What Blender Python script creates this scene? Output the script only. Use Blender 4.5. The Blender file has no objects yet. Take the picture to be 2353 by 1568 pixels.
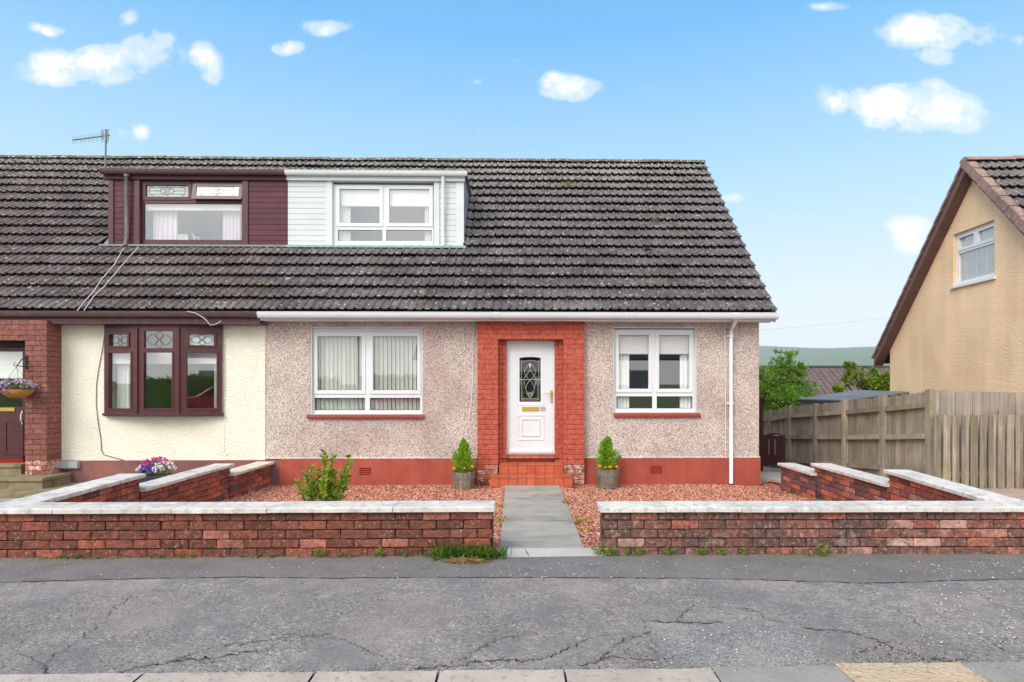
import bpy, math, random
import numpy as np
from mathutils import Vector, Matrix, Euler
R = math.radians
random.seed(7); rng = np.random.default_rng(7)
SC = bpy.context.scene
COL = SC.collection

# ------------------------------------------------------------------ camera
TH = R(1.1)
SN, CS = math.sin(TH), math.cos(TH)
FPX = 1400.0; PX0, PY0 = 1212.0, 878.0; CAMZ = 1.56
cd = bpy.data.cameras.new('camera'); cam = bpy.data.objects.new('camera', cd); COL.objects.link(cam)
cam.location = (0, 0, CAMZ); cam.rotation_euler = (R(90), 0, -TH)
cd.sensor_width = 36; cd.lens = 36*FPX/2353; cd.shift_x = (1176.5-PX0)/2353; cd.shift_y = (PY0-784)/2353
cd.clip_end = 6000; cd.clip_start = .05
SC.camera = cam
SC.render.engine = 'CYCLES'
SC.view_settings.view_transform = 'Standard'; SC.view_settings.look = 'None'
SC.view_settings.exposure = 0.83; SC.view_settings.gamma = 1.0; SC.view_settings.use_curve_mapping = False

def ratio(px):
    u = (px-PX0)/FPX
    return (u*CS+SN)/(CS-u*SN)
def XA(px, Y): return ratio(px)*Y
def depth(px, Y): return Y*CS + XA(px, Y)*SN
def ZA(px, py, Y): return CAMZ + (PY0-py)/FPX*depth(px, Y)
def at(px, py, Y): return Vector((XA(px, Y), Y, ZA(px, py, Y)))
def onz(px, py, z):
    D = (CAMZ-z)*FPX/(py-PY0); u = (px-PX0)/FPX
    return Vector((D*(SN+u*CS), D*(CS-u*SN), z))

# ------------------------------------------------------------------ world sky
SUN_EL, SUN_AZ = 40.0, 36.0      # sun behind the camera, to its left
W = bpy.data.worlds.new('World'); SC.world = W; W.use_nodes = True
nt = W.node_tree; nt.nodes.clear()
def N(nt, t, **k):
    n = nt.nodes.new(t)
    for a, b in k.items(): setattr(n, a, b)
    return n
def L(nt, a, b): nt.links.new(a, b)
def math_(nt, op, a, b=None, c=None, clamp=False):
    n = nt.nodes.new('ShaderNodeMath'); n.operation = op; n.use_clamp = clamp
    for i, v in enumerate((a, b, c)):
        if v is None: continue
        if isinstance(v, (int, float)): n.inputs[i].default_value = v
        else: nt.links.new(v, n.inputs[i])
    return n.outputs[0]
def mixc(nt, fac, a, b, blend='MIX'):
    n = nt.nodes.new('ShaderNodeMix'); n.data_type = 'RGBA'; n.blend_type = blend
    for s, v in ((0, fac), (6, a), (7, b)):
        if isinstance(v, (int, float)): n.inputs[s].default_value = v
        elif isinstance(v, (tuple, list)): n.inputs[s].default_value = (*v[:3], 1)
        else: nt.links.new(v, n.inputs[s])
    return n.outputs[2]
def ramp(nt, fac, stops, interp='LINEAR'):
    n = nt.nodes.new('ShaderNodeValToRGB'); cr = n.color_ramp; cr.interpolation = interp
    while len(cr.elements) < len(stops): cr.elements.new(.5)
    for e, (p, c) in zip(cr.elements, stops):
        e.position = p; e.color = (c, c, c, 1) if isinstance(c, (int, float)) else (*c[:3], 1)
    nt.links.new(fac, n.inputs[0]); return n.outputs[0]
tc = N(nt, 'ShaderNodeTexCoord')
sky = N(nt, 'ShaderNodeTexSky', sky_type='NISHITA'); sky.sun_disc = False
sky.sun_elevation = R(SUN_EL); sky.sun_rotation = R(180+SUN_AZ)
sky.air_density = 1.0; sky.dust_density = .6; sky.ozone_density = 1.5
sep = N(nt, 'ShaderNodeSeparateXYZ'); L(nt, tc.outputs['Generated'], sep.inputs[0])
ysafe = math_(nt, 'MAXIMUM', sep.outputs[1], .05)
a_ = math_(nt, 'DIVIDE', sep.outputs[0], ysafe); b_ = math_(nt, 'DIVIDE', sep.outputs[2], ysafe)
cv = N(nt, 'ShaderNodeCombineXYZ'); L(nt, a_, cv.inputs[0]); L(nt, b_, cv.inputs[1])
n1 = N(nt, 'ShaderNodeTexNoise'); n1.inputs['Scale'].default_value = 11; n1.inputs['Detail'].default_value = 7; n1.inputs['Roughness'].default_value = .66
L(nt, cv.outputs[0], n1.inputs['Vector'])
CL = [(245,143,165,40,1),(190,170,120,26,.9),(340,118,60,34,.9),(480,148,34,38,.8),(662,92,42,20,.9),(765,50,55,16,.65),(130,60,32,13,.55),
      (300,52,20,20,.5),(318,297,24,20,.6),(270,302,32,14,.4),(1300,193,72,30,.85),(1188,127,28,10,.5),(1098,184,15,12,.4),(1075,312,22,15,.5),
      (2180,75,145,36,.8),(2155,128,45,22,.6),(2085,250,165,52,1.15),(2120,205,60,30,.7),(1715,447,50,17,.45),(2105,540,55,42,.9),(2345,92,26,16,.5),
      (710,343,14,7,.3),(520,335,30,13,.35),(1880,3,80,10,.4),(1905,222,30,22,.3)]
wn = N(nt, 'ShaderNodeTexNoise'); wn.inputs['Scale'].default_value = 5.5; wn.inputs['Detail'].default_value = 6; L(nt, cv.outputs[0], wn.inputs['Vector'])
ws = N(nt, 'ShaderNodeSeparateXYZ'); L(nt, wn.outputs['Color'], ws.inputs[0])
a_ = math_(nt, 'ADD', a_, math_(nt, 'MULTIPLY', math_(nt, 'SUBTRACT', ws.outputs[0], .5), .13)); b_ = math_(nt, 'ADD', b_, math_(nt, 'MULTIPLY', math_(nt, 'SUBTRACT', ws.outputs[1], .5), .07))
acc = None
for (cx, cy, w, h, k) in CL:
    a0, b0 = ratio(cx), (PY0-cy)/FPX/(CS-(cx-PX0)/FPX*SN)
    da = math_(nt, 'MULTIPLY', math_(nt, 'SUBTRACT', a_, a0), FPX/w/1.3); db = math_(nt, 'MULTIPLY', math_(nt, 'SUBTRACT', b_, b0), FPX/h/1.35)
    d2 = math_(nt, 'ADD', math_(nt, 'MULTIPLY', da, da), math_(nt, 'MULTIPLY', db, db))
    m = math_(nt, 'MULTIPLY', math_(nt, 'SUBTRACT', 1.0, d2, clamp=True), k)
    acc = m if acc is None else math_(nt, 'MAXIMUM', acc, m)
cl = math_(nt, 'SUBTRACT', math_(nt, 'ADD', math_(nt, 'MULTIPLY', acc, .72), math_(nt, 'MULTIPLY', n1.outputs[0], 2.3)), 1.27)
front = math_(nt, 'MULTIPLY', ramp(nt, cl, [(0.0, 0.0), (.30, .42), (.70, .96)], 'EASE'), math_(nt, 'MULTIPLY', acc, 2.2, clamp=True))
front = math_(nt, 'MULTIPLY', front, math_(nt, 'GREATER_THAN', sep.outputs[1], .06))
# bright cloud added unseen behind and above the view, as soft fill light
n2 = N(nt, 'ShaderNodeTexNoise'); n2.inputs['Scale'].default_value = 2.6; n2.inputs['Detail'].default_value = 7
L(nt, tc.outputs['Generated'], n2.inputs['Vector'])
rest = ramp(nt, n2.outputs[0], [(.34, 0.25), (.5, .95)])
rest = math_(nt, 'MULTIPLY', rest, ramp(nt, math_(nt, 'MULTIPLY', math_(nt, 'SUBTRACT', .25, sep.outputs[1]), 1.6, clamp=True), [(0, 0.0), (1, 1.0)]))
cloud = front
elev = ramp(nt, sep.outputs[2], [(0.0, (.88, .92, .97)), (.12, (.80, .885, .97)), (.27, (.53, .79, .965)), (.5, (.19, .53, .94)), (1.0, (.07, .25, .8))])
nish = N(nt, 'ShaderNodeVectorMath', operation='SCALE'); L(nt, sky.outputs[0], nish.inputs[0]); nish.inputs['Scale'].default_value = .10
base = mixc(nt, .85, nish.outputs[0], elev)
cloudc = mixc(nt, ramp(nt, n1.outputs[0], [(.35, 0.0), (.6, 1.0)]), (.92, .935, .985), (1.02, 1.0, .985))
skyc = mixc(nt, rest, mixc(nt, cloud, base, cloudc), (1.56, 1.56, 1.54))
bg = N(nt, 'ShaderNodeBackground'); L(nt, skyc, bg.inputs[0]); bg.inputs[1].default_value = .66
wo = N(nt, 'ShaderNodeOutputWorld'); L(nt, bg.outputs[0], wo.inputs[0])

# ------------------------------------------------------------------ sun (soft, veiled)
sl = bpy.data.lights.new('sun', 'SUN'); sl.energy = 1.5; sl.angle = R(32); sl.color = (1, .95, .88)
so = bpy.data.objects.new('sun', sl); COL.objects.link(so)
sd = Vector((-math.sin(R(SUN_AZ))*math.cos(R(SUN_EL)), -math.cos(R(SUN_AZ))*math.cos(R(SUN_EL)), math.sin(R(SUN_EL))))
so.rotation_euler = sd.to_track_quat('Z', 'Y').to_euler(); so.location = sd*30

# ------------------------------------------------------------------ materials
def srgb(r, g, b):
    f = lambda c: (c/255/12.92) if c/255 <= .04045 else ((c/255+.055)/1.055)**2.4
    return (f(r), f(g), f(b))
def pmat(name, col, rough=.8, var=.12, scale=3.0, bump=0.0, bscale=60, bdist=.01, obj=0.0, island=0.0, spec=.3, metal=0.0,
         layers=(), streak=None, detail=6):
    """layers: (colour, noise scale, lo, hi, amount, per-position seed) patches of dirt, lichen, moss"""
    m = bpy.data.materials.new(name); m.use_nodes = True; nt = m.node_tree; nt.nodes.clear()
    out = N(nt, 'ShaderNodeOutputMaterial'); p = N(nt, 'ShaderNodeBsdfPrincipled'); L(nt, p.outputs[0], out.inputs[0])
    g = N(nt, 'ShaderNodeNewGeometry'); pos = g.outputs['Position']
    no = N(nt, 'ShaderNodeTexNoise'); no.inputs['Scale'].default_value = scale; no.inputs['Detail'].default_value = detail; L(nt, pos, no.inputs['Vector'])
    f = ramp(nt, no.outputs[0], [(.3, 1-var), (.7, 1+var*.6)])
    c = mixc(nt, 1.0, col, f, 'MULTIPLY')
    if streak:
        mp = N(nt, 'ShaderNodeMapping'); mp.inputs['Scale'].default_value = streak[0]; L(nt, pos, mp.inputs[0])
        ns = N(nt, 'ShaderNodeTexNoise'); ns.inputs['Scale'].default_value = 1; ns.inputs['Detail'].default_value = 5; L(nt, mp.outputs[0], ns.inputs['Vector'])
        c = mixc(nt, 1.0, c, ramp(nt, ns.outputs[0], [(.3, 1-streak[1]), (.7, 1+streak[1]*.5)]), 'MULTIPLY')
    if obj:
        oi = N(nt, 'ShaderNodeObjectInfo')
        c = mixc(nt, 1.0, c, ramp(nt, oi.outputs['Random'], [(0, 1-obj), (1, 1+obj)]), 'MULTIPLY')
    if island:
        c = mixc(nt, 1.0, c, ramp(nt, g.outputs['Random Per Island'], [(0, 1-island), (1, 1+island)]), 'MULTIPLY')
    for (lc, ls, lo, hi, am, sd_) in layers:
        mp = N(nt, 'ShaderNodeMapping'); mp.inputs['Location'].default_value = (sd_*7.3, sd_*3.1, sd_*5.7); L(nt, pos, mp.inputs[0])
        ln = N(nt, 'ShaderNodeTexNoise'); ln.inputs['Scale'].default_value = ls; ln.inputs['Detail'].default_value = 5; L(nt, mp.outputs[0], ln.inputs['Vector'])
        c = mixc(nt, math_(nt, 'MULTIPLY', ramp(nt, ln.outputs[0], [(lo, 0.0), (hi, 1.0)]), am), c, lc)
    L(nt, c, p.inputs['Base Color'])
    p.inputs['Roughness'].default_value = rough; p.inputs['Specular IOR Level'].default_value = spec; p.inputs['Metallic'].default_value = metal
    if bump:
        bn = N(nt, 'ShaderNodeTexNoise'); bn.inputs['Scale'].default_value = bscale; bn.inputs['Detail'].default_value = 4; L(nt, pos, bn.inputs['Vector'])
        bm = N(nt, 'ShaderNodeBump'); bm.inputs['Strength'].default_value = bump; bm.inputs['Distance'].default_value = bdist
        L(nt, bn.outputs[0], bm.inputs['Height']); L(nt, bm.outputs[0], p.inputs['Normal'])
    m['p'] = p.name
    return m
def speckle(name, stops, scale, bump=.6, bdist=.006, rough=.9, big=(2.0, .12), layers=()):
    """voronoi chippings: every cell its own colour"""
    m = bpy.data.materials.new(name); m.use_nodes = True; nt = m.node_tree; nt.nodes.clear()
    out = N(nt, 'ShaderNodeOutputMaterial'); p = N(nt, 'ShaderNodeBsdfPrincipled'); L(nt, p.outputs[0], out.inputs[0])
    g = N(nt, 'ShaderNodeNewGeometry'); pos = g.outputs['Position']
    v = N(nt, 'ShaderNodeTexVoronoi'); v.inputs['Scale'].default_value = scale; L(nt, pos, v.inputs['Vector'])
    sp = N(nt, 'ShaderNodeSeparateXYZ'); L(nt, v.outputs['Color'], sp.inputs[0])
    c = ramp(nt, sp.outputs[0], stops)
    no = N(nt, 'ShaderNodeTexNoise'); no.inputs['Scale'].default_value = big[0]; no.inputs['Detail'].default_value = 6; L(nt, pos, no.inputs['Vector'])
    c = mixc(nt, 1.0, c, ramp(nt, no.outputs[0], [(.3, 1-big[1]), (.7, 1+big[1]*.6)]), 'MULTIPLY')
    for (lc, ls, lo, hi, am, sd_) in layers:
        mp = N(nt, 'ShaderNodeMapping'); mp.inputs['Location'].default_value = (sd_*7.3, sd_*3.1, sd_*5.7); L(nt, pos, mp.inputs[0])
        ln = N(nt, 'ShaderNodeTexNoise'); ln.inputs['Scale'].default_value = ls; ln.inputs['Detail'].default_value = 6; L(nt, mp.outputs[0], ln.inputs['Vector'])
        c = mixc(nt, math_(nt, 'MULTIPLY', ramp(nt, ln.outputs[0], [(lo, 0.0), (hi, 1.0)]), am), c, lc)
    L(nt, c, p.inputs['Base Color']); p.inputs['Roughness'].default_value = rough; p.inputs['Specular IOR Level'].default_value = .25
    bm = N(nt, 'ShaderNodeBump'); bm.inputs['Strength'].default_value = bump; bm.inputs['Distance'].default_value = bdist; bm.invert = True
    L(nt, v.outputs['Distance'], bm.inputs['Height']); L(nt, bm.outputs[0], p.inputs['Normal'])
    return m
def brickmat(name, stops, layers, bump=.5):
    m = bpy.data.materials.new(name); m.use_nodes = True; nt = m.node_tree; nt.nodes.clear()
    out = N(nt, 'ShaderNodeOutputMaterial'); p = N(nt, 'ShaderNodeBsdfPrincipled'); L(nt, p.outputs[0], out.inputs[0])
    g = N(nt, 'ShaderNodeNewGeometry'); pos = g.outputs['Position']; oi = N(nt, 'ShaderNodeObjectInfo')
    c = ramp(nt, oi.outputs['Random'], stops)
    no = N(nt, 'ShaderNodeTexNoise'); no.inputs['Scale'].default_value = 22; no.inputs['Detail'].default_value = 6; L(nt, pos, no.inputs['Vector'])
    c = mixc(nt, 1.0, c, ramp(nt, no.outputs[0], [(.3, .68), (.7, 1.25)]), 'MULTIPLY')
    for (lc, ls, lo, hi, am, sd_) in layers:
        mp = N(nt, 'ShaderNodeMapping'); mp.inputs['Location'].default_value = (sd_*7.3, sd_*3.1, sd_*5.7); L(nt, pos, mp.inputs[0])
        ln = N(nt, 'ShaderNodeTexNoise'); ln.inputs['Scale'].default_value = ls; ln.inputs['Detail'].default_value = 6; ln.inputs['Roughness'].default_value = .6; L(nt, mp.outputs[0], ln.inputs['Vector'])
        c = mixc(nt, math_(nt, 'MULTIPLY', ramp(nt, ln.outputs[0], [(lo, 0.0), (hi, 1.0)]), am), c, lc)
    L(nt, c, p.inputs['Base Color']); p.inputs['Roughness'].default_value = .92; p.inputs['Specular IOR Level'].default_value = .2
    bn = N(nt, 'ShaderNodeTexNoise'); bn.inputs['Scale'].default_value = 45; bn.inputs['Detail'].default_value = 6; L(nt, pos, bn.inputs['Vector'])
    bm = N(nt, 'ShaderNodeBump'); bm.inputs['Strength'].default_value = bump; bm.inputs['Distance'].default_value = .012
    L(nt, bn.outputs[0], bm.inputs['Height']); L(nt, bm.outputs[0], p.inputs['Normal'])
    return m
def glassmat(name, refl=.1, tint=(1, 1, 1)):
    m = bpy.data.materials.new(name); m.use_nodes = True; nt = m.node_tree; nt.nodes.clear()
    out = N(nt, 'ShaderNodeOutputMaterial'); mx = N(nt, 'ShaderNodeMixShader'); t = N(nt, 'ShaderNodeBsdfTransparent'); gl = N(nt, 'ShaderNodeBsdfGlossy')
    gl.inputs['Roughness'].default_value = .01; t.inputs[0].default_value = (*tint, 1)
    fr = N(nt, 'ShaderNodeFresnel'); fr.inputs[0].default_value = 1.5
    gg = N(nt, 'ShaderNodeNewGeometry'); L(nt, math_(nt, 'MULTIPLY', math_(nt, 'ADD', fr.outputs[0], refl, clamp=True), math_(nt, 'SUBTRACT', 1.0, gg.outputs['Backfacing'])), mx.inputs[0]); L(nt, t.outputs[0], mx.inputs[1]); L(nt, gl.outputs[0], mx.inputs[2]); L(nt, mx.outputs[0], out.inputs[0])
    return m
def leafmat(name, c1, c2, trans=.35):
    m = bpy.data.materials.new(name); m.use_nodes = True; nt = m.node_tree; nt.nodes.clear()
    out = N(nt, 'ShaderNodeOutputMaterial'); p = N(nt, 'ShaderNodeBsdfPrincipled'); tr = N(nt, 'ShaderNodeBsdfTranslucent'); mx = N(nt, 'ShaderNodeMixShader')
    g = N(nt, 'ShaderNodeNewGeometry')
    c = mixc(nt, g.outputs['Random Per Island'], c1, c2)
    L(nt, c, p.inputs['Base Color']); L(nt, c, tr.inputs[0]); p.inputs['Roughness'].default_value = .5; p.inputs['Specular IOR Level'].default_value = .3
    mx.inputs[0].default_value = trans; L(nt, p.outputs[0], mx.inputs[1]); L(nt, tr.outputs[0], mx.inputs[2]); L(nt, mx.outputs[0], out.inputs[0])
    return m

M = {}
M['white'] = pmat('white_upvc', (.72, .74, .76), .35, .04, 2, spec=.5)
M['whiteclad'] = pmat('white_cladding', (.645, .67, .68), .5, .05, 3)
M['maroon'] = pmat('maroon_upvc', (.085, .022, .024), .38, .25, 9, spec=.5)
M['maroonclad'] = pmat('maroon_cladding', (.105, .032, .042), .55, .15, 5, obj=.12)
M['brownpipe'] = pmat('brown_gutter', (.10, .055, .05), .4, .2, 8, spec=.5)
M['greypipe'] = pmat('weathered_pipe', (.22, .19, .19), .5, .25, 8)
M['pebble'] = speckle('pebble_dash', [(0, srgb(110, 92, 86)), (.10, srgb(150, 128, 120)), (.28, srgb(184, 166, 156)), (.75, srgb(206, 191, 182)), (1, srgb(236, 226, 219))], 84, .7, .006,
                      layers=[(srgb(150, 118, 105), 1.1, .5, .72, .35, 1)])
M['cream'] = pmat('cream_roughcast', srgb(240, 234, 216), .95, .07, 1.6, bump=1, bscale=30, bdist=.034, layers=[(srgb(196, 184, 158), 1.3, .55, .8, .3, 2)])
M['redpaint'] = pmat('red_masonry_paint', srgb(170, 83, 68), .85, .14, 1.8, bump=.15, bscale=90, layers=[(srgb(140, 66, 54), 2.2, .52, .75, .6, 3), (srgb(196, 112, 92), 1.3, .55, .75, .4, 4)], streak=((9, 9, 1.2), .12))
M['redbrick'] = brickmat('painted_brick', [(0, srgb(178, 88, 71)), (.5, srgb(184, 93, 75)), (1, srgb(172, 84, 68))],
                         [(srgb(150, 56, 44), 9, .6, .75, .4, 1)], .12)
M['redjoint'] = pmat('painted_joint', srgb(165, 62, 48), .85, .1, 4)
M['mplinth'] = pmat('maroon_plinth', srgb(120, 84, 82), .85, .2, 1.4, bump=.2, bscale=50, layers=[(srgb(160, 100, 88), 1.2, .5, .68, .7, 4), (srgb(95, 70, 72), 3, .5, .7, .5, 5)])
M['oldbrick'] = brickmat('faded_painted_brick', [(0, srgb(132, 86, 77)), (.5, srgb(142, 92, 82)), (1, srgb(124, 80, 72))], [(srgb(205, 165, 150), 6, .6, .68, .35, 2)], .4)
M['flakebrick'] = brickmat('flaking_brick', [(0, srgb(170, 110, 95)), (.5, srgb(185, 125, 110)), (1, srgb(140, 80, 66))], [(srgb(215, 190, 175), 14, .5, .58, .8, 2), (srgb(80, 50, 45), 10, .58, .66, .8, 6)], .6)
M['oldjoint'] = pmat('dark_joint', srgb(110, 66, 58), .9, .1, 4)
M['brickL'] = brickmat('rough_red_brick', [(0, srgb(102, 66, 56)), (.3, srgb(118, 72, 60)), (.7, srgb(132, 78, 64)), (.92, srgb(158, 92, 75)), (1, srgb(190, 130, 110))],
                       [(srgb(84, 64, 58), 2.6, .5, .7, .6, 1), (srgb(62, 44, 39), 34, .56, .66, .75, 4), (srgb(212, 180, 162), 44, .60, .67, .45, 2), (srgb(110, 68, 58), 7, .55, .7, .5, 9)], .9)
M['brickR'] = brickmat('weathered_red_brick', [(0, srgb(102, 76, 68)), (.4, srgb(122, 84, 75)), (.75, srgb(138, 90, 79)), (.93, srgb(166, 96, 77)), (1, srgb(190, 150, 138))],
                       [(srgb(82, 70, 64), 3.2, .46, .66, .65, 3), (srgb(52, 42, 38), 32, .56, .66, .7, 7), (srgb(200, 186, 178), 30, .56, .68, .45, 4), (srgb(190, 160, 148), 6, .58, .72, .6, 5)], .9)
M['brickS'] = brickmat('orange_brick', [(0, srgb(112, 68, 60)), (.3, srgb(150, 82, 66)), (.65, srgb(168, 92, 73)), (.9, srgb(196, 104, 78)), (1, srgb(160, 122, 116))],
                       [(srgb(96, 72, 68), 2.4, .5, .66, .6, 6), (srgb(70, 46, 40), 32, .57, .66, .6, 3), (srgb(215, 190, 180), 40, .60, .68, .5, 7)], .9)
M['brickdark'] = brickmat('sooty_brick', [(0, srgb(100, 76, 76)), (.5, srgb(128, 86, 82)), (.9, srgb(190, 104, 84)), (1, srgb(140, 118, 118))], [(srgb(70, 58, 60), 4, .5, .62, .6, 8)], .9)
M['mortar'] = pmat('dirty_mortar', srgb(62, 44, 39), .95, .3, 9, bump=.5, bscale=50)
M['mortarR'] = pmat('grey_mortar', srgb(72, 60, 54), .95, .35, 7, bump=.5, bscale=50)
M['coping'] = pmat('coping_stone', srgb(210, 203, 192), .9, .16, 2.3, bump=.35, bscale=70, obj=.06,
                   layers=[(srgb(150, 142, 136), 18, .52, .66, .5, 1), (srgb(120, 112, 106), 4.5, .56, .72, .45, 2), (srgb(235, 233, 230), 9, .55, .7, .5, 6)])
M['asphalt'] = speckle('old_asphalt', [(0, srgb(88, 84, 82)), (.10, srgb(124, 116, 110)), (.5, srgb(142, 133, 126)), (.92, srgb(154, 145, 137)), (1, srgb(185, 180, 174))], 75, .6, .005, big=(1.1, .22),
                       layers=[(srgb(112, 108, 104), 9, .45, .62, .45, 7), (srgb(156, 143, 134), 1.2, .5, .7, .6, 1), (srgb(112, 110, 108), 2.4, .5, .68, .6, 2), (srgb(166, 158, 150), 5, .62, .72, .5, 5)])
M['strip'] = speckle('newer_asphalt', [(0, srgb(94, 92, 91)), (.5, srgb(118, 113, 109)), (1, srgb(136, 131, 126))], 150, .3, .003, big=(2.2, .14), layers=[(srgb(130, 124, 119), 2.0, .48, .72, .6, 1), (srgb(92, 89, 88), 5, .55, .7, .4, 3)])
M['patch'] = speckle('asphalt_patch', [(0, srgb(104, 101, 97)), (.5, srgb(134, 130, 125)), (1, srgb(162, 157, 150))], 110, .45, .004, big=(2.2, .2), layers=[(srgb(170, 158, 140), 2.6, .56, .75, .5, 1)])
M['crack'] = pmat('crack', srgb(66, 61, 58), 1, .3, 20)
M['road'] = speckle('road_asphalt', [(0, srgb(80, 80, 82)), (1, srgb(130, 128, 128))], 80)
M['kerb'] = pmat('kerb_concrete', srgb(182, 170, 154), .92, .14, 4, bump=.6, bscale=70, obj=.05, layers=[(srgb(140, 124, 108), 26, .56, .66, .55, 2), (srgb(165, 155, 145), 5, .55, .7, .5, 6)])
M['kerbgrey'] = pmat('kerb_grey', srgb(150, 145, 134), .92, .14, 4, bump=.5, bscale=70, layers=[(srgb(130, 122, 112), 22, .56, .68, .5, 2)])
M['kerbsand'] = pmat('kerb_sandstone', srgb(196, 172, 140), .92, .14, 5, bump=1, bscale=36, bdist=.02, layers=[(srgb(125, 100, 78), 30, .6, .66, .7, 2)])
M['pathslab'] = pmat('path_slab', srgb(166, 160, 147), .9, .12, 2, bump=.25, bscale=90, obj=.05, streak=((1, 7, 1), .16), layers=[(srgb(118, 116, 108), 2.6, .48, .68, .55, 1), (srgb(176, 172, 162), 6, .6, .75, .4, 2), (srgb(104, 100, 88), 30, .64, .7, .5, 3)])
M['threshold'] = pmat('threshold_slab', srgb(188, 184, 174), .9, .12, 3, bump=.3, bscale=60)
M['gravelbase'] = speckle('gravel_base', [(0, srgb(110, 58, 46)), (.5, srgb(178, 104, 84)), (1, srgb(215, 150, 128))], 40, 1, .02)
def isl(name, stops, rough=.85):
    m = bpy.data.materials.new(name); m.use_nodes = True; nt = m.node_tree; p = nt.nodes['Principled BSDF']
    g = N(nt, 'ShaderNodeNewGeometry'); c = ramp(nt, g.outputs['Random Per Island'], stops); L(nt, c, p.inputs['Base Color'])
    p.inputs['Roughness'].default_value = rough; p.inputs['Specular IOR Level'].default_value = .25
    return m
M['gravel'] = isl('gravel_stones', [(0, srgb(78, 50, 42)), (.12, srgb(152, 94, 78)), (.5, srgb(192, 129, 103)), (.8, srgb(210, 152, 126)), (1, srgb(228, 188, 168))])
M['grit'] = isl('grit_stones', [(0, srgb(90, 86, 84)), (.5, srgb(140, 134, 128)), (1, srgb(195, 188, 180))])
M['petal'] = isl('petals', [(0, srgb(220, 212, 205)), (1, srgb(250, 245, 242))])
M['quarry'] = pmat('quarry_tile', srgb(184, 90, 60), .5, .18, 6, obj=.16, spec=.4, layers=[(srgb(120, 60, 44), 9, .6, .75, .35, 2)])
M['grout'] = pmat('tile_grout', srgb(170, 118, 98), .9, .15, 10)
M['glass'] = glassmat('window_glass', .16)
M['glassup'] = glassmat('upper_glass', .30)
M['glassfrost'] = pmat('pale_leaded_glass', (.55, .60, .60), .15, .12, 3, spec=.6)
M['glassbay'] = glassmat('bow_window_glass', .22)
M['lead'] = pmat('lead_came', (.16, .16, .16), .4, .1, 3)
M['leadpale'] = pmat('bright_came', (.62, .60, .5), .3, .1, 3, metal=.3)
M['brass'] = pmat('brass', (.80, .52, .12), .3, .1, 4, metal=.7)
M['room'] = pmat('room_wall', (.58, .54, .48), .9, .08, .8)
M['roomblue'] = pmat('bedroom_wall', (.66, .72, .74), .9, .08, .8)
M['blind'] = pmat('blind_fabric', (.80, .82, .74), .8, .05, 3)
M['roller'] = pmat('roller_blind', (.90, .92, .88), .8, .03, 3)
M['curtain'] = pmat('voile_curtain', (.90, .92, .90), .9, .05, 3)
M['lilac'] = pmat('lilac_curtain', (.85, .78, .84), .9, .05, 3)
M['leadsheet'] = pmat('lead_flashing', (.26, .28, .30), .55, .25, 6)
M['greenflash'] = pmat('stained_flashing', srgb(140, 178, 158), .6, .25, 8)
M['sill'] = pmat('painted_sill', srgb(150, 72, 60), .7, .12, 5)
M['stone'] = pmat('mossy_stone_step', srgb(140, 128, 100), .95, .3, 5, bump=.6, bscale=30, layers=[(srgb(84, 84, 54), 6, .5, .66, .6, 1)])
M['meter'] = pmat('grey_box', srgb(160, 168, 170), .6, .06, 3)
lich = lambda a: [(srgb(226, 222, 218), 17, .645, .675, a, 1), (srgb(150, 145, 140), 7, .54, .66, a*.5, 2), (srgb(24, 20, 18), 13, .66, .71, .9, 3)]
def tilemat(name, base, amt, moss, brown=0):
    m = pmat(name, base, .85, .16, 7, bump=.5, bscale=60, obj=.20, island=.10, layers=lich(amt)+[(srgb(96, 82, 40), 1.7, .60, .70, moss, 5), (srgb(60, 56, 56), 1.1, .5, .7, .45, 8), (srgb(140, 136, 134), .8, .52, .72, .4, 9)], streak=((14, 1.5, 1.5), .12))
    # more lichen towards the ridge, where it is dry and bright
    nt = m.node_tree; p = nt.nodes[m['p']]; src = p.inputs['Base Color'].links[0].from_socket
    g = N(nt, 'ShaderNodeNewGeometry'); s = N(nt, 'ShaderNodeSeparateXYZ'); L(nt, g.outputs['Position'], s.inputs[0])
    h = ramp(nt, math_(nt, 'DIVIDE', s.outputs[2], 8.0), [(.5, 0.0), (.74, .35), (.84, 1.0)])
    ln = N(nt, 'ShaderNodeTexNoise'); ln.inputs['Scale'].default_value = 16; ln.inputs['Detail'].default_value = 5; L(nt, g.outputs['Position'], ln.inputs['Vector'])
    f = math_(nt, 'MULTIPLY', h, ramp(nt, ln.outputs[0], [(.47, 0.0), (.58, .8)]))
    L(nt, mixc(nt, f, src, srgb(176, 170, 160)), p.inputs['Base Color'])
    return m
M['tileR'] = tilemat('dark_concrete_tile', srgb(92, 86, 85), .85, .25)
M['tileL'] = tilemat('brown_concrete_tile', srgb(102, 90, 88), .75, .6)
M['tileY'] = tilemat('lichened_tile', srgb(108, 103, 100), 1.0, .2)
M['vergetile'] = pmat('brown_verge_tile', srgb(148, 122, 112), .85, .16, 5, obj=.1, layers=[(srgb(190, 170, 160), 14, .56, .66, .5, 1)])
M['ridge'] = pmat('mossy_ridge_tile', srgb(104, 98, 88), .95, .3, 6, bump=.9, bscale=26, bdist=.03, layers=[(srgb(92, 98, 56), 5, .45, .6, .75, 1), (srgb(200, 196, 186), 20, .54, .62, .7, 3)])
M['under'] = pmat('roof_underlay', (.02, .02, .02), 1, .1, 3)
M['yellow'] = pmat('yellow_roughcast', srgb(250, 216, 176), .95, .08, 1.1, bump=1, bscale=36, bdist=.03, streak=((3, 3, .35), .10), layers=[(srgb(218, 178, 130), 1.1, .54, .8, .4, 2)])
M['barge'] = pmat('brown_bargeboard', srgb(112, 84, 78), .7, .15, 5)
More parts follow.
